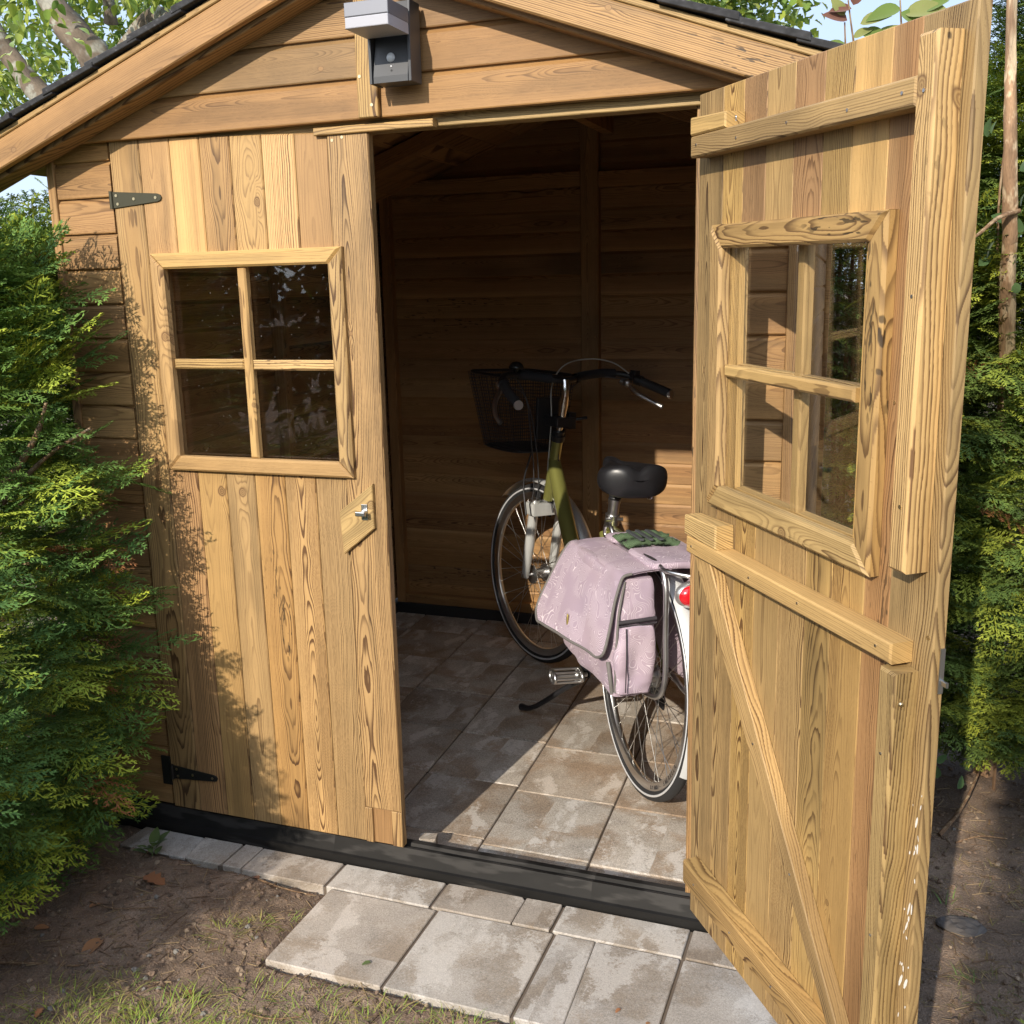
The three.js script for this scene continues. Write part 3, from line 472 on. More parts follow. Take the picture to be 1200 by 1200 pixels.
const mBlack = std([0.018, 0.018, 0.02], 0.45), mGrip = std([0.03, 0.03, 0.032], 0.6), mAlu = std([0.6, 0.6, 0.6], 0.35, 1), mWhiteGuard = new THREE.MeshPhysicalMaterial({ color: rgb(0.56, 0.57, 0.57), roughness: 0.3, clearcoat: 0.5 });
const bike = onBike(thing('bicycle', 'olive green city bicycle standing on the shed floor with a black front basket', 'bicycle'));
const WB = 1.13, RW = 0.35, steer = R(17.6);
const MW = new THREE.Matrix4().makeTranslation(WB, RW, 0).multiply(new THREE.Matrix4().makeRotationY(steer));
const MH = new THREE.Matrix4().makeTranslation(0.885, 1.12, 0).multiply(new THREE.Matrix4().makeRotationY(steer));
function ring(R0, w0, R1, w1, seg = 96) { // a band with a rectangular section between radii R0 < R1
  return new THREE.LatheGeometry([[R0, -w0], [R0 + 0.002, -w0 - 0.001], [R1 - 0.004, -w1], [R1, -w1 + 0.003], [R1 - 0.003, 0], [R1, w1 - 0.003], [R1 - 0.004, w1], [R0 + 0.002, w0 + 0.001], [R0, w0], [R0 - 0.004, 0], [R0, -w0]].map(p => new THREE.Vector2(...p)), seg).rotateX(Math.PI / 2);
}
const font = await new FontLoader().loadAsync('fonts/droid/droid_sans_bold.typeface.json');
function wheel(name, M, front) {
  const w = sub(name, bike), ap = g => g.applyMatrix4(M);
  const ty = new THREE.TorusGeometry(0.3335, 0.0175, 14, 110); { const p = ty.attributes.position; for (let i = 0; i < p.count; i++) { const x = p.getX(i), y = p.getY(i), r = Math.hypot(x, y), a = Math.atan2(y, x); if (r > 0.343) { const k = 1 + 0.0022 * Math.sign(Math.sin(a * 120 + (p.getZ(i) > 0 ? 1.5 : 0))); p.setXYZ(i, x * k, y * k, p.getZ(i)); } } ty.computeVertexNormals(); }
  part('tyre', ap(ty), mRubber, w);
  part('reflective_band', ap(join([new THREE.TorusGeometry(0.3325, 0.0035, 6, 110).scale(1, 1, 0.5).translate(0, 0, 0.0168), new THREE.TorusGeometry(0.3325, 0.0035, 6, 110).scale(1, 1, 0.5).translate(0, 0, -0.0168)])), std([0.72, 0.73, 0.74], 0.3, 0.3), w);
  part('rim', ap(ring(0.296, 0.008, 0.322, 0.0125)), mRim, w);
  const sp = []; for (let i = 0; i < 36; i++) { const a = i / 36 * Math.PI * 2, s = i % 2 ? 1 : -1, tw = (Math.floor(i / 2) % 2 ? 1 : -1) * 1.15, hr = front ? 0.03 : 0.034; sp.push(rod([Math.cos(a + tw) * hr, Math.sin(a + tw) * hr, s * 0.03], [Math.cos(a) * 0.297, Math.sin(a) * 0.297, s * 0.003], 0.0011, 0.0011, 5, false)); }
  part('spokes', ap(join(sp)), mSpoke, w).userData.kind = 'stuff';
  part('hub', ap(join([new THREE.CylinderGeometry(0.02, 0.02, 0.06, 18).rotateX(Math.PI / 2), new THREE.CylinderGeometry(0.036, 0.036, 0.006, 24).rotateX(Math.PI / 2).translate(0, 0, 0.03), new THREE.CylinderGeometry(0.036, 0.036, 0.006, 24).rotateX(Math.PI / 2).translate(0, 0, -0.03), new THREE.CylinderGeometry(0.006, 0.006, 0.15, 10).rotateX(Math.PI / 2), new THREE.CylinderGeometry(0.010, 0.010, 0.012, 6).rotateX(Math.PI / 2).translate(0, 0, 0.07), new THREE.CylinderGeometry(0.010, 0.010, 0.012, 6).rotateX(Math.PI / 2).translate(0, 0, -0.07)])), mAlu, w);
  if (!front) { // lettering round the rim
    const word = 'ALEXRIMS - DM18', gs = []; [...word].forEach((ch, i) => { if (ch === ' ') return; const g = new TextGeometry(ch, { font, size: 0.011, depth: 0.0004, curveSegments: 3 }); g.scale(-1, 1, 1); g.translate(0.004, -0.0055, 0); const a = Math.PI * 1.10 - 0 + i * -0.046 + 0.0; g.rotateZ(0); const th = -2.62 + i * 0.047; g.scale(-1, 1, 1); g.rotateY(Math.PI); g.rotateZ(th + Math.PI / 2); g.translate(Math.cos(th) * 0.3095, Math.sin(th) * 0.3095, -0.0132); gs.push(g); });
    part('rim_lettering', ap(join(gs)), mBlack, w);
  }
  return w;
}
wheel('rear_wheel', new THREE.Matrix4().makeTranslation(0, RW, 0), false);
wheel('front_wheel', MW, true);
function guard(R0, a0, a1, hw, seg = 40) { // mudguard: an arc with a rounded section
  const P = [], I = [], n = 8;
  for (let i = 0; i <= seg; i++) { const a = lerp(a0, a1, i / seg); for (let j = 0; j <= n; j++) { const t = (j / n - 0.5) * 2, rr = R0 + 0.012 * (1 - t * t); P.push(Math.cos(a) * rr, Math.sin(a) * rr, t * hw); } }
  for (let i = 0; i < seg; i++) for (let j = 0; j < n; j++) { const a = i * (n + 1) + j, b = a + n + 1; I.push(a, b, a + 1, b, b + 1, a + 1); }
  const g = new THREE.BufferGeometry(); g.setAttribute('position', new THREE.Float32BufferAttribute(P, 3)); g.setAttribute('uv', new THREE.Float32BufferAttribute(P.flatMap((v, i) => i % 3 === 2 ? [] : [v]), 2)); g.setIndex(I); g.computeVertexNormals(); return g;
}
part('mudguard', guard(0.362, R(-8), R(205), 0.026).translate(0, RW, 0), mWhiteGuard, bike);
part('mudguard', guard(0.362, R(45), R(192), 0.026).applyMatrix4(MW), mSilverPaint, bike);
for (const s of [-1, 1]) part('mudguard_stay', tube([[0, 0, s * 0.05], [-0.2, 0.1, s * 0.045], [-0.355, 0.1, s * 0.02]], 0.002, 12, 6).applyMatrix4(MW), mChrome, bike);
{ // frame
  const f = sub('frame', bike);
  part('head_tube', rod([0.938, 0.915, 0], [1.035, 0.665, 0], 0.021), mOlive, f);
  const dt = limb([[0.985, 0.83, 0, 0.022], [0.93, 0.76, 0, 0.027], [0.80, 0.63, 0, 0.029], [0.66, 0.50, 0, 0.029], [0.53, 0.36, 0, 0.028], [0.43, 0.285, 0, 0.03]], 16, 8, 0);
  part('down_tube', dt, mOlive, f);
  part('seat_tube', rod([0.43, 0.27, 0], [0.336, 0.725, 0], 0.0185), mOlive, f);
  part('bottom_bracket', new THREE.CylinderGeometry(0.028, 0.028, 0.09, 20).rotateX(Math.PI / 2).translate(0.43, 0.285, 0), mOlive, f);
  for (const s of [-1, 1]) { part('chain_stay', limb([[0.41, 0.285, s * 0.03, 0.014], [0.25, 0.305, s * 0.05, 0.012], [0, 0.35, s * 0.066, 0.010]], 10, 6, 0), mOlive, f); part('seat_stay', limb([[0.345, 0.69, s * 0.024, 0.012], [0.2, 0.56, s * 0.05, 0.011], [0, 0.355, s * 0.066, 0.009]], 10, 6, 0), mOlive, f); }
  part('cross_tube', rod([0.335, 0.70, 0], [0.12, 0.703, -0.01], 0.017, 0.019), mOlive, f);
}
part('seat_clamp', join([rod([0.337, 0.72, 0], [0.330, 0.752, 0], 0.023), rod([0.318, 0.738, 0.028], [0.318, 0.738, -0.028], 0.006), rod([0.331, 0.75, 0], [0.322, 0.795, 0], 0.0175), rod([0.322, 0.792, 0], [0.32, 0.802, 0], 0.02)]), mAlu, bike);
part('suspension_boot', (() => { const a = []; for (let i = 0; i < 6; i++) a.push(new THREE.TorusGeometry(0.0155, 0.0045, 8, 18).rotateX(Math.PI / 2).translate(0.318 - i * 0.0014, 0.806 + i * 0.0075, 0)); a.push(rod([0.319, 0.80, 0], [0.31, 0.86, 0], 0.0155)); return join(a); })(), mBlack, bike);
part('ring_lock', join([tube([[0.16, 0.715, -0.055], [0.185, 0.745, -0.058], [0.225, 0.742, -0.058], [0.235, 0.712, -0.056], [0.20, 0.695, -0.055]], 0.007, 22, 8), tube([[0.16, 0.715, -0.055], [0.12, 0.70, -0.05], [0.075, 0.69, -0.045]], 0.006, 12, 8)]), mAlu, bike);
part('lock_barrel', rod([0.235, 0.705, -0.03], [0.17, 0.712, -0.03], 0.017, 0.017, 16), mOlive, bike);
{ // saddle: two rear lobes running into a nose
  const seg = 40, P = [], I = [], N = 26; const prof = t => [lerp(0.115, 0.40, t), 0.088 * Math.pow(1 - sst(0.12, 0.85, t), 1.0) * sst(-0.28, 0.16, t) + 0.027 * sst(0.0, 0.3, t) * Math.sqrt(Math.max(0, 1 - Math.pow(Math.max(0, t - 0.86) / 0.14, 2)))];
  for (let i = 0; i <= N; i++) {
    const t = Math.pow(i / N, 1.5), [x, hw0] = prof(t), hw = hw0 * (t < 0.14 ? Math.sqrt(Math.max(0, 1 - Math.pow(1 - t / 0.14, 2.4))) * 0.55 + 0.45 : 1);
    for (let j = 0; j <= seg; j++) {
      const a = j / seg * Math.PI * 2, c = Math.cos(a), s = Math.sin(a), e = 0.72, cx = Math.sign(c) * Math.pow(Math.abs(c), e), sy = Math.sign(s) * Math.pow(Math.abs(s), 0.85);
      const edge = Math.min(1, Math.sqrt(Math.max(0.0004, 1 - Math.pow(Math.max(0, 1 - t / 0.1), 2)))) * (t > 0.93 ? Math.sqrt(Math.max(0, 1 - Math.pow((t - 0.93) / 0.07, 2))) : 1);
      const th = (sy > 0 ? 0.030 + 0.012 * (1 - t) : 0.026 + 0.030 * (1 - sst(0.1, 0.6, t))) * edge, groove = sy > 0 ? -0.020 * Math.exp(-Math.pow(cx * hw / 0.018, 2)) * sst(-0.1, 0.15, t) * (1 - sst(0.6, 0.9, t)) : 0;
      const y = 0.902 + 0.006 * Math.pow((t - 0.5) * 2, 2) + th * sy + groove + 0.010 * (1 - t) * Math.abs(cx) * sst(0, 0.6, sy) * edge - 0.008 * cx * cx * (1 - t) * edge * sst(0, 0.6, -sy);
      P.push(x, y - 0.012, cx * hw * (0.96 + 0.04 * edge));
    }
  }
  for (let i = 0; i < N; i++) for (let j = 0; j < seg; j++) { const a = i * (seg + 1) + j, b = a + seg + 1; I.push(a, a + 1, b, b, a + 1, b + 1); }
  for (const [row, f] of [[0, 1], [N, -1]]) { const c = P.length / 3, o = row * (seg + 1); let sx = 0, sy = 0; for (let j = 0; j < seg; j++) { sx += P[(o + j) * 3]; sy += P[(o + j) * 3 + 1]; } P.push(sx / seg - f * 0.004, sy / seg, 0); for (let j = 0; j < seg; j++) f > 0 ? I.push(c, o + j + 1, o + j) : I.push(c, o + j, o + j + 1); }
  const g = new THREE.BufferGeometry(); g.setAttribute('position', new THREE.Float32BufferAttribute(P, 3)); g.setAttribute('uv', new THREE.Float32BufferAttribute(new Float32Array(P.length / 3 * 2), 2)); g.setIndex(I); g.computeVertexNormals();
  const sd = part('saddle', g, new THREE.MeshStandardMaterial({ color: rgb(0.014, 0.014, 0.016), roughness: 0.36 }), bike);
  const seam = []; for (const s of [-1, 1]) seam.push(tube([[0.13, 0.921, s * 0.045], [0.17, 0.9245, s * 0.038], [0.22, 0.922, s * 0.034], [0.27, 0.918, s * 0.03]], 0.0011, 14, 5));
  part('seam', join(seam), std([0.05, 0.05, 0.055], 0.5), sd);
  const rail = []; for (const s of [-1, 1]) rail.push(tube([[0.15, 0.865, s * 0.04], [0.20, 0.848, s * 0.024], [0.30, 0.846, s * 0.022], [0.38, 0.872, s * 0.008]], 0.0035, 20, 6));
  rail.push(tube([[0.135, 0.868, 0.05], [0.15, 0.836, 0.05], [0.165, 0.834, 0.045], [0.185, 0.862, 0.045]], 0.0032, 14, 6));
  part('rails', join(rail), mChrome, sd);
}
{ // rear rack
  const r = sub('rack', bike);
  for (const s of [-1, 1]) { part('side_loop', tube([[0.17, 0.715, s * 0.06], [0.0, 0.722, s * 0.068], [-0.2, 0.726, s * 0.06], [-0.235, 0.70, s * 0.058], [-0.245, 0.56, s * 0.052], [-0.245, 0.42, s * 0.047], [-0.215, 0.375, s * 0.048], [-0.15, 0.358, s * 0.056], [0.0, 0.36, s * 0.074]], 0.0078, 60, 10), mAlu, r); }
  part('end_loop', tube([[-0.16, 0.722, -0.06], [-0.25, 0.724, -0.055], [-0.295, 0.722, 0], [-0.25, 0.724, 0.055], [-0.16, 0.722, 0.06]], 0.006, 30, 8), mAlu, r);
  for (const z of [-0.035, 0, 0.035]) part('rack_bar', rod([0.17, 0.72, z], [-0.2, 0.728, z], 0.0055), mAlu, r);
  for (const x of [0.12, -0.08]) part('rack_bar', rod([x, 0.716, -0.062], [x, 0.716, 0.062], 0.005), mAlu, r);
}
{ // tail light
  const t = sub('tail_light', bike);
  part('housing', new THREE.SphereGeometry(0.04, 24, 16).scale(0.62, 0.9, 1.25).translate(-0.283, 0.672, 0), std([0.55, 0.54, 0.52], 0.3, 0.8), t);
  part('lens', new THREE.SphereGeometry(0.036, 24, 16).scale(0.62, 0.86, 1.22).translate(-0.292, 0.672, 0), new THREE.MeshPhysicalMaterial({ color: rgb(0.62, 0.012, 0.02), roughness: 0.18, clearcoat: 1 }), t);
}
part('sticker', cbox(-0.0125, 0.0125, -0.016, 0.016, 0, 0.0006, 0.0002).rotateY(-Math.PI / 2).rotateZ(R(-20)).translate(-0.3712, 0.455, 0).translate(0, 0.06, -0.006), std([0.75, 0.6, 0.06], 0.5), bike);
{ // crank and pedals, kickstand
  for (const s of [-1, 1]) { const ex = s < 0 ? [0.262, 0.262] : [0.598, 0.308]; part('crank', limb([[0.43, 0.285, s * 0.06, 0.014], [lerp(0.43, ex[0], 0.5), lerp(0.285, ex[1], 0.5), s * 0.075, 0.011], [ex[0], ex[1], s * 0.085, 0.013]], 8, 4, 0), s < 0 ? mBlack : mBlack, bike);
    const p = sub('pedal', bike), z0 = s * 0.10, z1 = s * 0.195, mid = (z0 + z1) / 2;
    part('axle', rod([ex[0], ex[1], s * 0.085], [ex[0], ex[1], z1], 0.0075), mAlu, p);
    const cg = []; for (const z of [z0 + s * 0.008, z1]) cg.push(new THREE.TorusGeometry(0.03, 0.006, 8, 20).scale(1, 0.62, 1).translate(ex[0], ex[1], z));
    for (const [dx, dy] of [[0.03, 0], [-0.03, 0], [0.016, 0.016], [-0.016, 0.016], [0.016, -0.016], [-0.016, -0.016]]) cg.push(rod([ex[0] + dx, ex[1] + dy, z0 + s * 0.008], [ex[0] + dx, ex[1] + dy, z1], 0.0045, 0.0045, 6));
    part('cage', join(cg), mAlu, p); part('end_cap', new THREE.SphereGeometry(0.013, 14, 10).translate(ex[0], ex[1], z0 + s * 0.016), mAlu, p); }
  part('chain_guard', cbox(0.0, 0.56, 0.24, 0.355, 0.055, 0.07, 0.01), mBlack, bike);
  part('kickstand', limb([[0.385, 0.20, -0.055, 0.011], [0.46, 0.14, -0.09, 0.010], [0.6, 0.02, -0.165, 0.009], [0.645, 0.008, -0.187, 0.013]], 8, 5, 0), mBlack, bike);
}
{ // fork, stem and handlebar
  const fk = sub('fork', bike), mid = new THREE.Matrix4().makeTranslation(1.065, 0.62, 0).multiply(new THREE.Matrix4().makeRotationY(steer));
  part('crown', cbox(-0.025, 0.03, -0.02, 0.028, -0.075, 0.075, 0.008).applyMatrix4(mid), mSilverPaint, fk);
  for (const s of [-1, 1]) {
    part('leg', limb([[-0.05, 0.285, s * 0.062, 0.016], [-0.042, 0.245, s * 0.062, 0.0185], [-0.02, 0.12, s * 0.062, 0.020], [-0.005, 0.03, s * 0.062, 0.016], [0, -0.008, s * 0.062, 0.013]], 14, 6, 0).applyMatrix4(MW), mSilverPaint, fk);
    part('leg_boot', rod([-0.055, 0.31, s * 0.062], [-0.047, 0.262, s * 0.062], 0.0195).applyMatrix4(MW), mAlu, fk);
  }
  part('brake_caliper', join([cbox(-0.02, 0.015, 0.20, 0.30, -0.03, -0.02, 0.003), cbox(-0.02, 0.015, 0.20, 0.30, 0.02, 0.03, 0.003)]).applyMatrix4(MW).translate(-0.02, 0.03, 0), mBlack, fk);
  const h = sub('handlebar', bike), A = g => g.applyMatrix4(MH);
  part('quill', rod([0.94, 0.91, 0], [0.905, 1.0, 0], 0.0125), mChrome, h);
  part('stem', limb([[0.905, 0.99, 0, 0.016], [0.888, 1.04, 0, 0.019], [0.872, 1.075, 0, 0.014], [0.88, 1.12, 0, 0.016]], 12, 6, 0), mChrome, h);
  part('headset', join([rod([0.936, 0.92, 0], [0.944, 0.90, 0], 0.027), rod([0.93, 0.935, 0], [0.936, 0.92, 0], 0.022)]), mBlack, h);
  part('lamp_bracket', join([cbox(-0.03, 0.05, -0.20, -0.165, -0.035, 0.05, 0.006), cbox(-0.01, 0.02, -0.21, -0.15, 0.03, 0.065, 0.005), tube([[0, -0.18, 0.03], [-0.03, -0.17, 0.07], [-0.05, -0.165, 0.08]], 0.006, 10, 6)].map(g => plain(g))).applyMatrix4(MH).translate(0.035, 0.03, 0), mBlack, h);
  part('bar', A(tube([[-0.06, -0.012, -0.285], [-0.01, 0.012, -0.262], [0.035, 0.018, -0.20], [0.03, 0.01, -0.10], [0, 0, -0.03], [0, 0, 0.03], [0.03, 0.01, 0.10], [0.035, 0.018, 0.20], [-0.01, 0.012, 0.27], [-0.07, -0.012, 0.305]], 0.0115, 80, 10)), mBlack, h);
  part('bar_sleeve', A(tube([[0.008, 0.004, 0.05], [0.03, 0.01, 0.10], [0.036, 0.018, 0.19], [0.018, 0.018, 0.235]], 0.0165, 24, 12)), std([0.02, 0.022, 0.028], 0.85), h);
  part('bar_sleeve', A(tube([[0.008, 0.004, -0.05], [0.03, 0.01, -0.10], [0.036, 0.018, -0.17]], 0.0165, 24, 12)), std([0.02, 0.022, 0.028], 0.85), h);
  for (const s of [-1, 1]) {
    const e = s < 0 ? [[-0.055, -0.008, s * 0.283], [-0.10, -0.03, s * 0.292], [-0.165, -0.062, s * 0.296]] : [[-0.055, -0.006, s * 0.30], [-0.10, -0.022, s * 0.322], [-0.165, -0.042, s * 0.345]];
    const gp = part('grip', A(tube(e, 0.0165, 16, 14)), mGrip, h);
    const l = e[2]; part('grip_end', A(new THREE.CylinderGeometry(0.0155, 0.0165, 0.010, 18).rotateZ(Math.PI / 2).rotateY(s * 0.3).translate(l[0] - 0.003, l[1] - 0.002, l[2])), mAlu, gp);
    part('collar', A(rod([e[0][0] + 0.02, e[0][1] + 0.006, e[0][2] - s * 0.01], e[0], 0.0195, 0.0195, 14)), mBlack, h);
    const b = s < 0 ? [[-0.03, -0.02, -0.278], [-0.075, -0.07, -0.33], [-0.11, -0.105, -0.345], [-0.135, -0.125, -0.342]] : [[-0.03, -0.022, 0.262], [-0.08, -0.05, 0.272], [-0.13, -0.072, 0.295], [-0.165, -0.088, 0.312]];
    part('brake_lever', A(limb(b.map((p, i) => [...p, [0.009, 0.0085, 0.0075, 0.0085][i]]), 10, 6, 0)), mAlu, h);
    part('lever_clamp', A(join([new THREE.SphereGeometry(0.017, 14, 10).translate(b[0][0] + 0.006, b[0][1] + 0.008, b[0][2]), rod([b[0][0] + 0.03, b[0][1] + 0.012, b[0][2] - s * 0.012], b[0], 0.011)])), mAlu, h);
  }
  const bl = part('bell', A(new THREE.LatheGeometry([[0.0001, 0.021], [0.012, 0.019], [0.021, 0.013], [0.0255, 0.004], [0.026, 0], [0.024, -0.004], [0.010, -0.006], [0.008, -0.016], [0.0001, -0.016]].map(p => new THREE.Vector2(...p)), 26).translate(0.02, 0.043, -0.19)), std([0.05, 0.055, 0.055], 0.25, 0.7), h);
  part('shifter', A(join([new THREE.CylinderGeometry(0.017, 0.017, 0.03, 16).rotateZ(Math.PI / 2).translate(-0.03, 0.01, 0.285), cbox(-0.05, -0.02, 0.016, 0.032, 0.272, 0.298, 0.004)])), mBlack, h);
  const cb = (pts, r = 0.0022) => part('cable', tube(pts, r, 40, 6), std([0.06, 0.06, 0.065], 0.4), bike);
  const S = p => { const v = new THREE.Vector3(...p).applyMatrix4(MH); return [v.x, v.y, v.z]; };
  cb([S([-0.01, -0.01, -0.262]), S([0.05, 0.0, -0.17]), S([0.07, -0.10, -0.10]), S([0.06, -0.25, -0.07]), [1.0, 0.72, -0.05], [1.08, 0.62, -0.04]]);
  cb([S([0.02, -0.02, -0.22]), S([0.07, -0.06, -0.12]), S([0.085, -0.2, -0.08]), [1.03, 0.70, -0.06], [1.10, 0.60, -0.06]]);
  part('cable', tube([S([-0.02, 0.02, 0.27]), S([0.02, 0.055, 0.23]), S([0.06, 0.068, 0.15]), S([0.09, 0.045, 0.06]), S([0.09, -0.02, 0.01]), S([0.06, -0.15, -0.01]), [0.99, 0.78, -0.02]], 0.0026, 50, 6), std([0.45, 0.44, 0.40], 0.4), bike);
  cb([S([-0.02, 0.0, 0.26]), S([0.06, 0.0, 0.14]), S([0.08, -0.08, 0.05]), S([0.05, -0.22, 0.02]), [0.98, 0.72, 0.02]]);
  // basket: rim, bottom and woven wire sides
  const k = sub('basket', bike), c4 = [[0.40, -0.165], [0.40, 0.115], [0.10, 0.115], [0.10, -0.165]], b4 = [[0.345, -0.12], [0.345, 0.085], [0.12, 0.085], [0.12, -0.12]], yt = 0.005, yb = -0.268;
  part('rim', A(tube([...c4].flatMap((p, i) => { const q = c4[(i + 1) % 4]; return [[lerp(p[0], q[0], 0.1), yt, lerp(p[1], q[1], 0.1)], [lerp(p[0], q[0], 0.9), yt, lerp(p[1], q[1], 0.9)]]; }), 0.006, 60, 8, true)), mBlack, k);
  part('rim', A(tube([...b4].flatMap((p, i) => { const q = b4[(i + 1) % 4]; return [[lerp(p[0], q[0], 0.12), yb, lerp(p[1], q[1], 0.12)], [lerp(p[0], q[0], 0.88), yb, lerp(p[1], q[1], 0.88)]]; }), 0.005, 60, 8, true)), mBlack, k);
  const wires = [];
  for (let i = 0; i < 4; i++) {
    const p = c4[i], q = c4[(i + 1) % 4], a = b4[i], e = b4[(i + 1) % 4], n = 26;
    for (let j = 0; j <= n; j++) { const t = j / n; wires.push(rod([lerp(p[0], q[0], t), yt, lerp(p[1], q[1], t)], [lerp(a[0], e[0], t), yb, lerp(a[1], e[1], t)], 0.0011, 0.0011, 4, false)); }
    for (let j = 1; j < 22; j++) { const t = j / 22, y = lerp(yt, yb, t); wires.push(rod([lerp(p[0], a[0], t), y, lerp(p[1], a[1], t)], [lerp(q[0], e[0], t), y, lerp(q[1], e[1], t)], 0.0011, 0.0011, 4, false)); }
  }
  for (let j = 0; j <= 30; j++) { const t = j / 30; wires.push(rod([0.12, yb, lerp(-0.12, 0.085, t)], [0.345, yb, lerp(-0.12, 0.085, t)], 0.0011, 0.0011, 4, false), rod([lerp(0.12, 0.345, t), yb, -0.12], [lerp(0.12, 0.345, t), yb, 0.085], 0.0011, 0.0011, 4, false)); }
  part('wire_mesh', A(join(wires)), mBlack, k).userData.kind = 'stuff';
  part('mounting_plate', A(cbox(0.085, 0.098, -0.22, -0.07, -0.055, 0.055, 0.004)), mBlack, k);
  part('bracket', A(tube([[0.12, yb, -0.05], [0.16, yb - 0.12, -0.055], [0.13, yb - 0.24, -0.06]], 0.004, 12, 6)), mBlack, k);
  part('bracket', A(tube([[0.12, yb, 0.05], [0.16, yb - 0.12, 0.055], [0.13, yb - 0.24, 0.06]], 0.004, 12, 6)), mBlack, k);
}
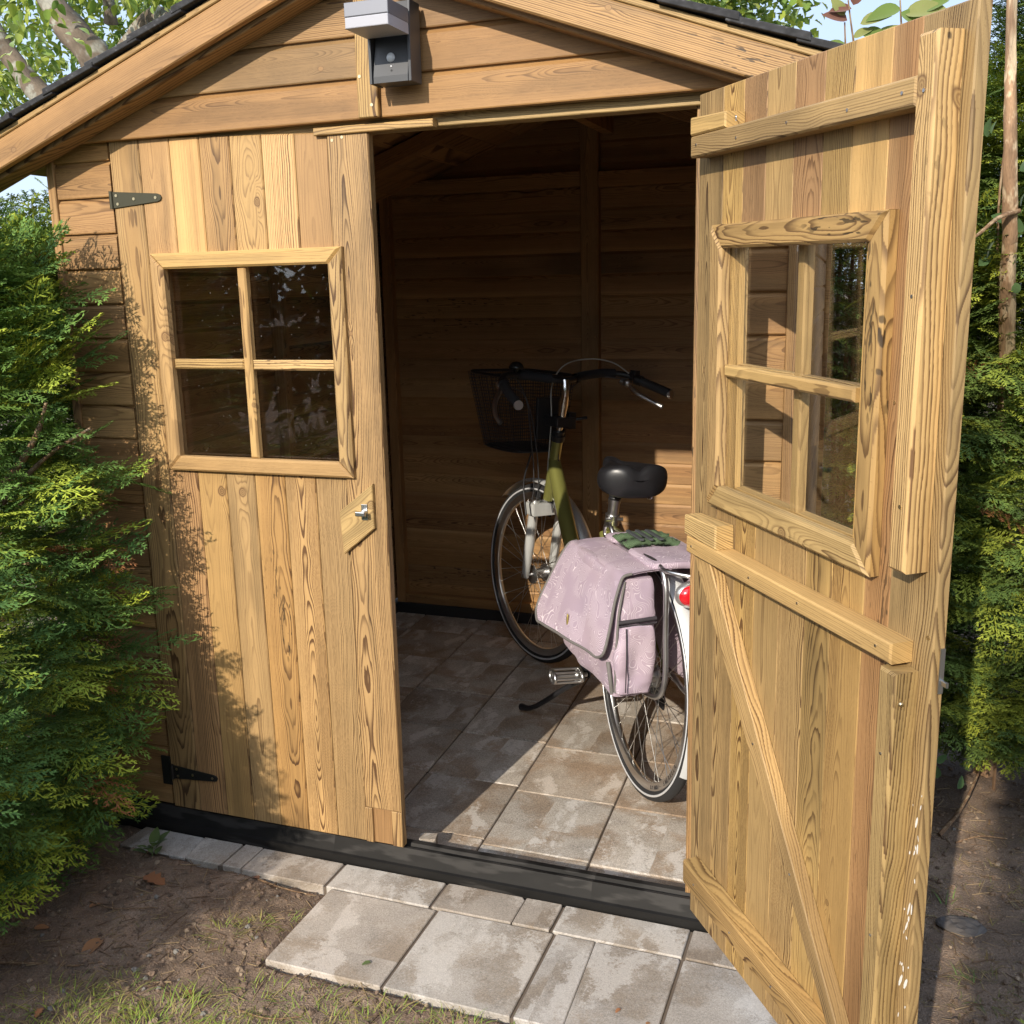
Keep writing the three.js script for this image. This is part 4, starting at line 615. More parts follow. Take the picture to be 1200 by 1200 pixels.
// ------------------------------------------------------------------ double pannier in pink cloth printed with white swirls
{
  const off = [0, 0.37, 0], bag = onBike(thing('pannier_bag', 'pink swirl printed double pannier bag hanging over the bicycle rear rack', 'bag'), off), O = g => g.translate(-off[0], -off[1], -off[2]);
  const ft = tex(1024, 1024, (i, j, c) => {
    const x = i / 1024 * 6, y = j / 1024 * 6, wx = x + 1.5 * fbm(x * 0.7 + 3, y * 0.7, 3), wy = y + 1.5 * fbm(x * 0.7 + 40, y * 0.7 + 12, 3);
    const n = fbm(wx * 1.0 + 7, wy * 1.0, 2) * 17, f = Math.abs(n - Math.round(n)), on = sst(0.13, 0.05, f) * sst(-0.7, -0.1, noise(x * 1.6 + 5, y * 1.6 + 70));
    const wv = 1 + 0.07 * noise(i * 0.9, j * 0.9), pa = fbm(x * 0.6 + 90, y * 0.6, 2) * 0.5;
    c[0] = lerp(0.405 + pa * 0.04, 0.72, on * 0.9) * wv; c[1] = lerp(0.315 + pa * 0.02, 0.63, on * 0.9) * wv; c[2] = lerp(0.375 - pa * 0.03, 0.67, on * 0.9) * wv;
  });
  const mF = new THREE.MeshPhysicalMaterial({ map: ft, roughness: 0.85, sheen: 0.3, sheenRoughness: 0.6, sheenColor: rgb(0.8, 0.7, 0.75) }), mTrim = std([0.15, 0.14, 0.13], 0.8), mZip = std([0.035, 0.03, 0.035], 0.7), mTag = std([0.45, 0.36, 0.12], 0.4, 0.6);
  const uvs = (g, k = 2.1) => { const p = g.attributes.position, n = g.attributes.normal, U = []; for (let i = 0; i < p.count; i++) { const ax = Math.abs(n.getX(i)), ay = Math.abs(n.getY(i)), az = Math.abs(n.getZ(i)); if (az >= ax && az >= ay) U.push(p.getX(i) * k, p.getY(i) * k); else if (ax >= ay) U.push(p.getZ(i) * k + 0.3, p.getY(i) * k + 0.2); else U.push(p.getX(i) * k, p.getZ(i) * k + 0.5); } g.setAttribute('uv', new THREE.Float32BufferAttribute(U, 2)); return g; };
  function soft(x0, x1, y0, y1, z0, z1, rad, bulge, wr_, seed, n = [26, 20, 12]) { // a stuffed cloth box
    const g = new THREE.BoxGeometry(x1 - x0, y1 - y0, z1 - z0, ...n), p = g.attributes.position, h = [(x1 - x0) / 2, (y1 - y0) / 2, (z1 - z0) / 2]; uvs(g.translate((x0 + x1) / 2, (y0 + y1) / 2, (z0 + z1) / 2)); const U = g.attributes.uv; g.translate(-(x0 + x1) / 2, -(y0 + y1) / 2, -(z0 + z1) / 2);
    for (let i = 0; i < p.count; i++) {
      const v = new THREE.Vector3().fromBufferAttribute(p, i), q = new THREE.Vector3(Math.max(-h[0] + rad, Math.min(h[0] - rad, v.x)), Math.max(-h[1] + rad, Math.min(h[1] - rad, v.y)), Math.max(-h[2] + rad, Math.min(h[2] - rad, v.z)));
      const d = v.clone().sub(q); if (d.lengthSq() > 1e-9) { d.normalize().multiplyScalar(rad); v.copy(q.add(d)); }
      const ux = v.x / h[0], uy = v.y / h[1], uz = v.z / h[2], b = bulge * (1 - ux * ux) * (1 - uy * uy), e = wr_ * (fbm(v.x * 9 + seed + v.z * 6, v.y * 13 + v.z * 8, 3) + 0.6 * noise(v.y * 34 + v.x * 14 + seed, v.z * 30));
      v.z += Math.sign(v.z) * b + e * Math.sign(v.z) * Math.min(1, Math.abs(uz) * 1.2); v.x += e * ux * 0.9 + Math.sign(v.x) * 0.4 * bulge * (1 - uy * uy) * (1 - uz * uz); v.y += e * 0.5 * uy;
      if (uy > 0) v.z *= 1 - 0.12 * uy; p.setXYZ(i, v.x, v.y, v.z);
    }
    g.setAttribute('uv', U); g.translate((x0 + x1) / 2, (y0 + y1) / 2, (z0 + z1) / 2);
    const m = g; m.computeVertexNormals(); return m;
  }
  for (const s of [-1, 1]) {
    const zz = s < 0 ? [-0.178, -0.062] : [0.062, 0.178];
    part('bag_body', O(soft(-0.205, 0.25, 0.372, 0.70, ...zz, 0.016, 0.006, 0.006, s * 5)), mF, bag);
    // flap: over the top and down the outside, free at its lower edge
    const nu = 34, nv = 34, P = [], U = [], I = [], edge = [];
    const prof = (u, v) => { // u 0 rear .. 1 front, v 0 inner top .. 1 lower edge
      const sx = lerp(-0.212, 0.24, u), fl = 0.205 + 0.065 * u, drop = lerp(0.475, 0.468, u);
      const top = 0.716 + 0.008 * Math.sin(u * 5 + 1) * (1 - v) - (u > 0.86 ? (u - 0.86) * 0.08 : 0);
      let z, y; const k = 0.36; if (v < k) { const t = v / k; z = lerp(0.03, 0.165, t); y = top - 0.016 * t * t * t; } else { const t = (v - k) / (1 - k); z = lerp(0.165, fl, Math.pow(t, 0.9)); y = lerp(top - 0.016, drop, t); z += 0.004 * Math.sin(t * Math.PI); }
      const w = 0.004 * fbm(sx * 9 + 3, v * 3, 2) * v + 0.0025 * noise(u * 5 + v * 4, v * 3 + u * 2); z += w;
      const q = Math.max(0, (v - 0.86) / 0.14), cr = 0.05 * (1 - Math.sqrt(1 - q * q)); return [sx + cr * (1 - 2 * u), y, z * s];
    };
    const put = (th) => { const b = P.length / 3; for (let i = 0; i <= nu; i++) for (let j = 0; j <= nv; j++) { const p = prof(i / nu, j / nv); P.push(p[0], p[1] - (j / nv < 0.36 ? th : th * 0.3), p[2] - s * (j / nv < 0.36 ? 0 : th)); U.push(p[0] * 2.1 + 0.15, j / nv * 0.85); } for (let i = 0; i < nu; i++) for (let j = 0; j < nv; j++) { const a = b + i * (nv + 1) + j, c = a + nv + 1; th ? I.push(a, a + 1, c, c, a + 1, c + 1) : I.push(a, c, a + 1, c, c + 1, a + 1); } };
    put(0); put(0.004);
    const g = new THREE.BufferGeometry(); g.setAttribute('position', new THREE.Float32BufferAttribute(P, 3)); g.setAttribute('uv', new THREE.Float32BufferAttribute(U, 2)); g.setIndex(I); g.computeVertexNormals();
    const fl = part('flap', O(g), mF, bag); const B = []; for (let j = 10; j <= nv; j += 2) B.push(prof(0, j / nv)); for (let i = 2; i <= nu; i += 2) B.push(prof(i / nu, 1)); for (let j = nv - 2; j >= 10; j -= 2) B.push(prof(1, j / nv));
    part('piping', O(tube(B, 0.0042, 140, 7)), mTrim, fl);
    const tg = prof(0.52, 0.86); part('badge', O(new THREE.SphereGeometry(1, 14, 10).scale(0.006, 0.018, 0.003).translate(tg[0], tg[1], tg[2] + s * 0.003)), mTag, fl);
    if (s < 0) {
      part('rear_pocket', O(soft(-0.228, -0.19, 0.385, 0.575, -0.172, -0.072, 0.012, 0.006, 0.009, 17, [8, 14, 12])), mF, bag);
      part('zip', O(join([tube([[-0.217, 0.583, -0.172], [-0.219, 0.588, -0.12], [-0.216, 0.592, -0.068]], 0.006, 14, 6), tube([[-0.222, 0.575, -0.172], [-0.224, 0.578, -0.12], [-0.221, 0.582, -0.068]], 0.0026, 14, 6)])), mZip, bag);
      part('seam', O(tube([[-0.236, 0.40, -0.150], [-0.238, 0.5, -0.153], [-0.232, 0.572, -0.155]], 0.0016, 10, 5)), mZip, bag);
      part('piping', O(tube([[-0.205, 0.69, -0.155], [-0.212, 0.60, -0.170], [-0.214, 0.50, -0.172], [-0.206, 0.39, -0.168]], 0.0035, 16, 6)), mTrim, bag);
      part('webbing', O(tube([[-0.19, 0.47, -0.185], [-0.2, 0.43, -0.181], [-0.196, 0.385, -0.172]], 0.006, 10, 6)), mTrim, bag);
    }
  }
  // the cloth yoke that lies over the rack, ahead of and behind the strap
  for (const [a, b] of [[0.09, 0.165], [-0.205, -0.03]]) part('yoke', O(soft(a, b, 0.716, 0.738, -0.085, 0.085, 0.01, 0.004, 0.006, a * 40, [10, 4, 12])), mF, bag);
}
{ // woven strap across the rack
  const off = [0.04, 0.734, 0], s = onBike(thing('luggage_strap', 'green woven elastic strap lying over the bicycle rack between the pink yokes', 'strap'), off);
  const mat = new THREE.MeshStandardMaterial({ map: tex(256, 256, (i, j, c) => { const w = Math.sin(i * 0.5) * Math.sin(j * 0.5 + Math.floor(i / 6.28) * 1.5), n = noise(i * 0.5, j * 0.5); const v = 1 + 0.45 * w + 0.25 * n; c[0] = 0.075 * v; c[1] = 0.12 * v; c[2] = 0.06 * v; }), roughness: 0.95 });
  mat.bumpMap = mat.map; mat.bumpScale = 0.004;
  for (const x of [0.052, -0.03]) { const g = tube([[x, -0.005, -0.075], [x - 0.004, 0.012, -0.05], [x, 0.014, 0], [x + 0.004, 0.012, 0.05], [x, -0.005, 0.075]], 0.02, 40, 12).scale(1, 0.5, 1); const p = g.attributes.position; for (let i = 0; i < p.count; i++) p.setY(i, p.getY(i) + 0.004 * noise(p.getX(i) * 150, p.getZ(i) * 150)); g.computeVertexNormals(); part('band', g, mat, s); }
  for (const z of [-0.04, -0.012, 0.018]) part('slat', cbox(-0.06, 0.055, 0.017, 0.0225, z - 0.006, z + 0.006, 0.001), std([0.07, 0.075, 0.08], 0.6), s);
}

// ------------------------------------------------------------------ planting
console.log('planting');
const barkTex = tex(512, 512, (i, j, c) => { const n = fbm(i / 26, j / 70, 4), l = sst(0.05, 0.3, fbm(i / 40 + 30, j / 40, 4)), m = 1 + 0.7 * n + 0.2 * noise(i * 0.5, j * 0.2); c[0] = lerp(0.13, 0.24, l) * m; c[1] = lerp(0.10, 0.23, l) * m; c[2] = lerp(0.072, 0.19, l) * m; });
const mBark = new THREE.MeshStandardMaterial({ map: barkTex, bumpMap: barkTex, bumpScale: 0.012, roughness: 0.95 });
const mTwig = new THREE.MeshStandardMaterial({ map: barkTex, color: rgb(1.25, 0.95, 0.7), roughness: 0.9 });
const mPale = new THREE.MeshStandardMaterial({ map: barkTex, bumpMap: barkTex, bumpScale: 0.006, color: rgb(1.9, 1.5, 1.15), roughness: 0.85 });
const leafMat = (extra = {}) => new THREE.MeshPhysicalMaterial({ color: 0xffffff, vertexColors: true, roughness: 1, transmission: 0.4, thickness: 0, side: THREE.DoubleSide, ...extra });
// one flat spray of scale foliage, axis along +y, about 1 unit long, lying in the xy plane and drooping to -z at its tip
function sprayGeometry(seed) {
  const r = rng(seed), P = [], C = [], I = [];
  const bend = (x, y) => [x, y, -0.16 * y * y - 0.25 * x * x + 0.012 * Math.sin(y * 23 + x * 31)];
  const leaf = (x, y, a, l, w, tip) => { // a pointed scale-covered twiglet of four corners
    const c = Math.cos(a), s = Math.sin(a), b = P.length / 3, q = [[0, 0], [-w, l * 0.42], [0, l], [w, l * 0.42]];
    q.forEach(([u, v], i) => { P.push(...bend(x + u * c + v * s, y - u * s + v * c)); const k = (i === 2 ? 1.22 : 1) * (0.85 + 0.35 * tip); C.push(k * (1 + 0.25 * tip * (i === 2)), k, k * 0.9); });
    I.push(b, b + 1, b + 2, b, b + 2, b + 3);
  };
  const twig = (x, y, a, L, depth, tip) => {
    const n = Math.max(2, Math.round(L / 0.075)), c = Math.cos(a), s = Math.sin(a), cv = (r() - 0.5) * 0.5, at = t => { const q = a + cv * t; return [x + Math.sin(q) * L * t, y + Math.cos(q) * L * t, q]; };
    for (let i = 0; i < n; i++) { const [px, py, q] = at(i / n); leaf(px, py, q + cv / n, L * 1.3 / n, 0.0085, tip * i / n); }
    if (!depth) return;
    const step = depth === 2 ? 0.066 : 0.025, m = Math.floor(L / step);
    for (let i = 1; i < m; i++) {
      const t = i / m, sd = i % 2 ? 1 : -1, [px, py, q] = at(t);
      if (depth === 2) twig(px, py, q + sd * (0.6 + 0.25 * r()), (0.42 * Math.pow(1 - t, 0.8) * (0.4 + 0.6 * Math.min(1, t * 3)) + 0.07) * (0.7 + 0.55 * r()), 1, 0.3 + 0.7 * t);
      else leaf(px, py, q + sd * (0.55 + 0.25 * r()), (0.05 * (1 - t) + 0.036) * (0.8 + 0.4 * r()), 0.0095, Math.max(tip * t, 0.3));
    }
  };
  twig(0, 0, 0, 1, 2, 1);
  const g = new THREE.BufferGeometry(); g.setAttribute('position', new THREE.Float32BufferAttribute(P, 3)); g.setAttribute('color', new THREE.Float32BufferAttribute(C, 3)); g.setAttribute('uv', new THREE.Float32BufferAttribute(new Float32Array(P.length / 3 * 2), 2)); g.setIndex(I); g.computeVertexNormals(); return g;
}
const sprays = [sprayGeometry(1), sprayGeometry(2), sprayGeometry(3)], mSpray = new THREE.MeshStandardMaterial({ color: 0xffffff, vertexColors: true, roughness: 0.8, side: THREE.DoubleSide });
console.log('spray triangles', sprays.map(g => g.index.count / 3).join(' '));
const M4 = new THREE.Matrix4(), vX = new THREE.Vector3(), vY = new THREE.Vector3(), vZ = new THREE.Vector3();
function instances(name, geo, mat, list, parent) { // list of [position, axis, face normal, size, colour]
  const m = new THREE.InstancedMesh(geo, mat, list.length), c = new THREE.Color();
  list.forEach(([p, ax, no, s, col], i) => { vY.copy(ax).normalize(); vX.copy(vY).cross(no).normalize(); vZ.copy(vX).cross(vY); M4.makeBasis(vX, vY, vZ).scale(new THREE.Vector3(s, s, s)).setPosition(p); m.setMatrixAt(i, M4); m.setColorAt(i, c.setRGB(...col)); });
  m.name = name; m.userData.kind = 'stuff'; m.castShadow = m.receiveShadow = true; m.instanceMatrix.needsUpdate = true; parent.add(m); return m;
}
const V = (x, y, z) => new THREE.Vector3(x, y, z);
// foliage of a conifer: place() gives points near its skin and the way out
function conifer(name, label, group, seed, count, place, stems, pal, sz = [0.15, 0.28]) {
  const t = thing(name, label, 'conifer', group), r = rng(seed), L = [[], [], []];
  let n = 0, guard_ = 0;
  while (n < count && guard_++ < count * 12) {
    const q = place(r); if (!q) continue; const [p, out, keep] = q, s = lerp(sz[0], sz[1], r());
    const ax = out.clone().multiplyScalar(0.9).add(V((r() - 0.5) * 1.1, 0.28 + (r() - 0.5) * 0.9, (r() - 0.5) * 1.1)).normalize(), tip = p.clone().addScaledVector(ax, s);
    if (keep && !keep(tip)) continue;
    const up = V((r() - 0.5) * 1.2, 1, (r() - 0.5) * 1.2), u = r(), w = r();
    const c = u < 0.012 ? [0.20, 0.085, 0.03] : pal(u, w); L[n % 3].push([p, ax, up, s, c]); n++;
  }
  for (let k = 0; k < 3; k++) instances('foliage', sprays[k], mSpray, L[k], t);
  for (const q of stems) part(q.length > 4 ? 'trunk' : 'branch', limb(q, 7, 5, 0.15, seed), q[0][3] > 0.034 ? mBark : q[0][3] > 0.02 ? mPale : mTwig, t);
  return t;
}
const palHedge = (u, w) => u > 0.7 ? [0.23 + 0.08 * w, 0.31 + 0.07 * w, 0.035] : [0.06 + 0.06 * w, 0.135 + 0.085 * w, 0.028 + 0.012 * w];
const palRight = (u, w) => u > 0.62 ? [0.20 + 0.07 * w, 0.26 + 0.06 * w, 0.035] : [0.07 + 0.06 * w, 0.13 + 0.07 * w, 0.028 + 0.010 * w];
const curve = (t, pts) => { for (let i = 0; i < pts.length - 1; i++) if (t <= pts[i + 1][0]) return lerp(pts[i][1], pts[i + 1][1], Math.max(0, (t - pts[i][0]) / (pts[i + 1][0] - pts[i][0]))); return pts[pts.length - 1][1]; };
{ // hedge beside the closed door: it runs forward from the shed corner
  const edge = (y, z) => curve(y, [[0, -0.24], [0.2, -0.16], [0.35, -0.12], [0.6, -0.09], [0.85, -0.10], [1.0, -0.13], [1.2, -0.18], [1.42, -0.18], [1.55, -0.13], [1.64, -0.22]]) + curve(z, [[-0.9, -0.42], [-0.05, -0.40], [0.0, -0.12], [0.1, 0.0], [0.25, 0.03], [0.45, 0.0], [0.65, 0.05], [0.9, 0.09], [1.6, 0.09]]) + 0.07 * noise(y * 7 + 3, z * 5) + 0.04 * noise(y * 15, z * 9);
  const place = r => {
    if (r() < 0.16) return [V(-0.5 - r() * 0.6, 0.8 + r() * 0.95, -0.5 - r() * 1.5), V(0.2, 0.4, 1), t => t.x < -0.36 && t.y < 1.86];
    const z = lerp(-0.7, 1.5, Math.pow(r(), 0.9)), top = r() < 0.25;
    const x = top ? -0.9 + r() * 0.95 : 0, y = top ? 1.5 - r() * r() * 0.35 + 0.05 * noise(x * 5, z * 5) : 0.02 + r() * 1.48, e = edge(y, z), dep = r() < 0.35 ? r() * 0.6 : r() * r() * 0.35; if (z > 0.5 && y > 0.82 + 0.1 * noise(z * 5, 3)) return null;
    const p = top ? V(Math.min(x, e), y, z) : V(e - dep, y, z);
    if (p.x > -0.26 && p.z < 0.03) return null;
    return [p, top ? V(0.25, 1, 0.2) : V(1, 0.1 + 0.35 * (y - 0.7), 0.35), tip => (tip.x < -0.23 || tip.z > 0.03) && tip.y > 0.01 && tip.y < 1.71 && tip.x < 0.17 + (tip.z > 0.6 ? 0.12 : 0)];
  };
  const stems = [[[-0.45, -0.05, 0.35, 0.035], [-0.42, 0.5, 0.33, 0.03], [-0.4, 1.0, 0.36, 0.02], [-0.38, 1.4, 0.35, 0.012], [-0.37, 1.6, 0.35, 0.008]], [[-0.5, -0.05, 1.0, 0.035], [-0.5, 0.5, 1.02, 0.03], [-0.46, 1.0, 1.0, 0.02], [-0.45, 1.3, 1.0, 0.012], [-0.44, 1.55, 1.0, 0.008]]];
  const r = rng(8); for (let i = 0; i < 34; i++) { const y = 0.15 + r() * 1.35, z = 0.08 + r() * 0.5, e = edge(y, z); stems.push([[-0.42, y - 0.1, 0.35, 0.009], [lerp(-0.42, e, 0.5), y - 0.02 + 0.04 * r(), lerp(0.35, z, 0.6), 0.006], [e - 0.03 - 0.1 * r(), y + 0.05, z, 0.003]]); }
  stems.push([[-0.16, 0.98, 0.30, 0.007], [-0.085, 1.06, 0.27, 0.006], [-0.03, 1.105, 0.25, 0.005], [0.055, 1.155, 0.22, 0.004]], [[-0.16, 1.0, 0.33, 0.009], [-0.07, 1.10, 0.30, 0.008], [-0.035, 1.17, 0.28, 0.006], [-0.02, 1.22, 0.27, 0.004]]);
  conifer('conifer_hedge', 'bushy green conifer hedge pressed against the closed door side of the shed', null, 101, 5200, place, stems, palHedge);
}
{ // hedge behind the open door
  const face = (x, y) => -0.80 + 0.10 * noise(x * 4 + 7, y * 4) + 0.10 * noise(x * 9, y * 8 + 3) + 0.12 * sst(0.5, 0.1, y) * -1 + 0.1 * (x - 2);
  const place = r => { const x = lerp(1.76, 2.75, r()), y = 0.16 + r() * 2.7, z = face(x, y) - r() * r() * 0.55; if (y > 1.9 && x < 2.02 + 0.1 * (y - 1.75)) return null; return [V(x, y, z), V(-0.1, 0.12, 1), tip => tip.x > (tip.y > 1.92 ? 1.97 : 1.70) && tip.y > 0.06]; };
  const stems = [[[2.14, -0.05, -1.05, 0.03], [2.13, 0.6, -1.0, 0.028], [2.10, 1.15, -0.85, 0.022], [2.06, 1.45, -0.6, 0.018], [2.045, 1.62, -0.52, 0.0165], [2.032, 1.78, -0.5, 0.0145], [2.022, 1.95, -0.52, 0.012], [2.02, 2.5, -0.7, 0.008]], [[2.5, -0.05, -1.2, 0.05], [2.5, 0.8, -1.2, 0.04], [2.48, 1.6, -1.2, 0.03], [2.5, 2.4, -1.2, 0.02], [2.5, 2.9, -1.2, 0.01]]];
  const r = rng(18); for (let i = 0; i < 26; i++) { const y = 0.3 + r() * 2.2, x = 1.9 + r() * 0.6, z = face(x, y); stems.push([[2.25, y - 0.1, -1.1, 0.008], [lerp(2.25, x, 0.6), y, -0.98, 0.006], [x, y + 0.06, z - 0.02, 0.003]]); }
  stems.push([[2.065, 1.6, -0.52, 0.006], [2.02, 1.585, -0.48, 0.005], [1.98, 1.55, -0.46, 0.004], [1.95, 1.53, -0.45, 0.002]]);
  conifer('conifer_hedge', 'tall feathery conifer with a pale trunk growing behind the open door', null, 202, 7600, place, stems, palRight, [0.14, 0.25]);
}
{ // conifer filling the gap behind the shed
  const place = r => { const a = r() * Math.PI * 2, q = Math.sqrt(r()), y = 0.05 + r() * 1.95; return [V(1.75 + Math.cos(a) * 0.5 * q, y, -2.75 + Math.sin(a) * 0.35 * q), V(Math.cos(a), 0.2, 0.8 + Math.sin(a)), t => t.z < -2.2 && t.y < 2.12 && t.y > 0.02]; };
  conifer('conifer_shrub', 'conifer filling the gap behind the shed, seen through the open door window', null, 404, 3200, place, [[[1.75, -0.05, -2.75, 0.035], [1.75, 0.6, -2.75, 0.028], [1.76, 1.2, -2.75, 0.018], [1.75, 1.6, -2.75, 0.01], [1.75, 1.9, -2.75, 0.005]]], palRight);
}
{ // the conifer that shades the soil beyond the open door
  const ok = q => q.y > 0.02 && q.z < 3.5 && q.x > (q.z < 1.9 ? 1.85 + 0.115 * (2.136 - q.z) : q.z < 2.45 ? 2.05 : 1.74);
  const place = r => { if (r() < 0.6) { const p = V(1.74 + r() * 0.9, 0.05 + r() * 2.0, 2.5 + r() * 0.8); return [p, V(-0.3, 0.3, -0.6), q => ok(q) && q.z < 3.5]; } const a = r() * Math.PI * 2, y = 0.05 + r() * 1.85, q = Math.sqrt(Math.max(0.05, 1 - Math.pow((y - 0.8) / 1.35, 2))) * (0.5 + 0.5 * Math.sqrt(r())), p = V(2.3 + Math.cos(a) * 0.6 * q, y, 1.55 + Math.sin(a) * 0.6 * q); return ok(p) ? [p, V(Math.cos(a), 0.2, Math.sin(a)), ok] : null; };
  conifer('conifer_shrub', 'broad green conifer shrub standing on the soil facing the open door and tall conifer', null, 303, 3800, place, [[[2.45, -0.05, 2.05, 0.035], [2.45, 0.6, 2.05, 0.028], [2.45, 1.2, 2.05, 0.018], [2.45, 1.6, 2.05, 0.01], [2.45, 1.9, 2.05, 0.005]]], palRight);
}
// ------------------------------------------------------------------ broad-leaved trees
function leafGeometry(w, lobes = 0, seed = 1) { // folded along its midrib, axis +y, length 1
  const P = [], C = [], I = [], n = 8, r = rng(seed);
  for (let i = 0; i <= n; i++) { const t = i / n; let h = w * Math.pow(Math.sin(Math.PI * Math.pow(t, 0.8)), 0.8); if (lobes) h *= 0.62 + 0.5 * Math.abs(Math.cos(t * Math.PI * lobes)); if (i === 0 || i === n) h = 0.002; const z = -0.18 * t * t; P.push(-h, t, z + h * 0.35, 0, t, z, h, t, z + h * 0.35); for (let k = 0; k < 3; k++) { const v = k === 1 ? 1.12 : 0.98; C.push(v, v, v); } }
  for (let i = 0; i < n; i++) { const a = i * 3; I.push(a, a + 1, a + 3, a + 1, a + 4, a + 3, a + 1, a + 2, a + 4, a + 2, a + 5, a + 4); }
  const g = new THREE.BufferGeometry(); g.setAttribute('position', new THREE.Float32BufferAttribute(P, 3)); g.setAttribute('color', new THREE.Float32BufferAttribute(C, 3)); g.setAttribute('uv', new THREE.Float32BufferAttribute(new Float32Array(P.length / 3 * 2), 2)); g.setIndex(I); g.computeVertexNormals(); return g;
}
const gOval = leafGeometry(0.27), gLobed = leafGeometry(0.42, 3), mLeaf = leafMat({ transmission: 0.42 });
function broadleaf(name, label, seed, limbs, clumps, leaf, size, pal, perClump) {
  const t = thing(name, label, 'tree'), r = rng(seed), L = [];
  limbs.forEach((q, i) => part(i ? 'branch' : 'trunk', limb(q, 10, 7, 0.16, seed + i), mBark, t));
  for (const [cx, cy, cz, rad] of clumps) for (let i = 0; i < perClump * rad * rad / 0.16; i++) {
    const d = V(r() - 0.5, r() - 0.5, r() - 0.5).normalize().multiplyScalar(rad * Math.pow(r(), 0.5)); const p = V(cx + d.x, cy + d.y * 0.8, cz + d.z);
    const ax = V(d.x / rad + (r() - 0.5) * 1.4, -0.35 + (r() - 0.5) * 1.2, d.z / rad + (r() - 0.5) * 1.4).normalize(); L.push([p, ax, V((r() - 0.5) * 1.4, 1, (r() - 0.5) * 1.4), lerp(size[0], size[1], r()), pal(r(), r())]);
  }
  instances('crown', leaf, mLeaf, L, t); return t;
}
const palTree = (u, w) => u > 0.55 ? [0.27 + 0.07 * w, 0.34 + 0.07 * w, 0.04] : [0.12 + 0.07 * w, 0.21 + 0.08 * w, 0.03];
const camP = camera.position.clone(); camera.updateMatrixWorld();
const sight = (px, py, d) => camP.clone().addScaledVector(V((px - 600) / 1207.3, -(py - 600) / 1207.3, -1).applyQuaternion(camera.quaternion).normalize(), d);
{ // old fruit tree rising behind the roof
  const r = rng(61), clumps = [];
  for (let i = 0; i < 90; i++) clumps.push([-2.9 + r() * 2.6, 2.4 + r() * 1.4, -4.2 + r() * 1.5, 0.2 + r() * 0.2]);
  for (let i = 0; i < 70; i++) { const p = sight(-90 + r() * 360, -90 + r() * 225, (r() < 0.2 ? 4.6 : 6.0) + r() * 1.6); clumps.push([p.x + 0.1, p.y, p.z, 0.16 + r() * 0.14]); }
  for (let i = 0; i < 7; i++) clumps.push([-1.3 + r() * 0.8, 2.7 + r() * 0.7, -1.9 + r() * 0.4, 0.16 + r() * 0.1]);
  broadleaf('fruit_tree', 'leafy fruit tree with leaning grey lichened trunk rising behind the shed roof', 62, [
    [[-1.36, -0.05, -2.3, 0.15], [-1.4, 0.9, -2.25, 0.125], [-1.46, 1.7, -2.2, 0.11], [-1.6, 2.2, -2.15, 0.09], [-1.80, 2.55, -2.1, 0.08], [-2.05, 2.85, -2.1, 0.06], [-2.3, 3.4, -2.1, 0.03]],
    [[-1.42, 1.6, -2.2, 0.09], [-1.82, 2.0, -2.15, 0.075], [-2.05, 2.3, -2.1, 0.065], [-2.35, 2.65, -2.1, 0.05], [-2.6, 3.1, -2.1, 0.03]],
    [[-1.62, 2.55, -2.1, 0.06], [-1.42, 2.68, -2.05, 0.05], [-1.22, 2.66, -2.0, 0.042], [-1.05, 2.85, -1.95, 0.036], [-0.85, 3.2, -1.9, 0.02]],
    [[-1.3, 2.66, -2.0, 0.03], [-1.15, 2.56, -1.95, 0.022], [-1.0, 2.58, -1.9, 0.014], [-0.8, 2.75, -1.9, 0.006]],
    [[-1.7, 2.7, -2.1, 0.03], [-1.6, 3.0, -2.0, 0.02], [-1.3, 3.2, -1.95, 0.012], [-0.9, 3.1, -1.9, 0.006]]], clumps.map(c => [c[0] - 0.1, c[1], c[2], c[3]]), gOval, [0.038, 0.07], palTree, 230);
}
{ // tree beyond the far roof slope
  const r = rng(71), clumps = []; for (let i = 0; i < 44; i++) { const u = r(), v = r(); clumps.push([-0.9 + u * 1.95, 3.0 + v * 1.4 + (u > 0.8 ? 0.25 : 0), -5.2 - r() * 1.2, 0.2 + r() * 0.22]); }
  for (let i = 0; i < 60; i++) { const y = -70 + r() * 135, p = sight(680 + r() * (285 - Math.max(0, y) * 1.1), y, 7.2 + r() * 1.2); clumps.push([p.x, p.y, p.z, 0.13 + r() * 0.12]); }
  for (const [x, y] of [[0.62, 3.02], [0.5, 3.2], [0.78, 3.4], [0.95, 3.55], [0.3, 3.25], [0.1, 3.3], [0.7, 3.75]]) clumps.push([x, y, -5.2, 0.2]);
  broadleaf('broadleaf_tree', 'green broadleaf tree against the sky beyond the roof and open door', 72, [
    [[0.1, -0.05, -5.9, 0.16], [0.12, 1.4, -5.9, 0.13], [0.05, 2.6, -5.85, 0.1], [-0.05, 3.6, -5.8, 0.06], [-0.1, 4.8, -5.8, 0.02]],
    [[0.06, 2.5, -5.85, 0.05], [0.4, 3.1, -5.7, 0.035], [0.8, 3.5, -5.4, 0.012]], [[0.0, 2.9, -5.85, 0.05], [-0.5, 3.4, -5.7, 0.03], [-0.9, 3.8, -5.5, 0.01]]], clumps, gLobed, [0.05, 0.08], palTree, 170);
}
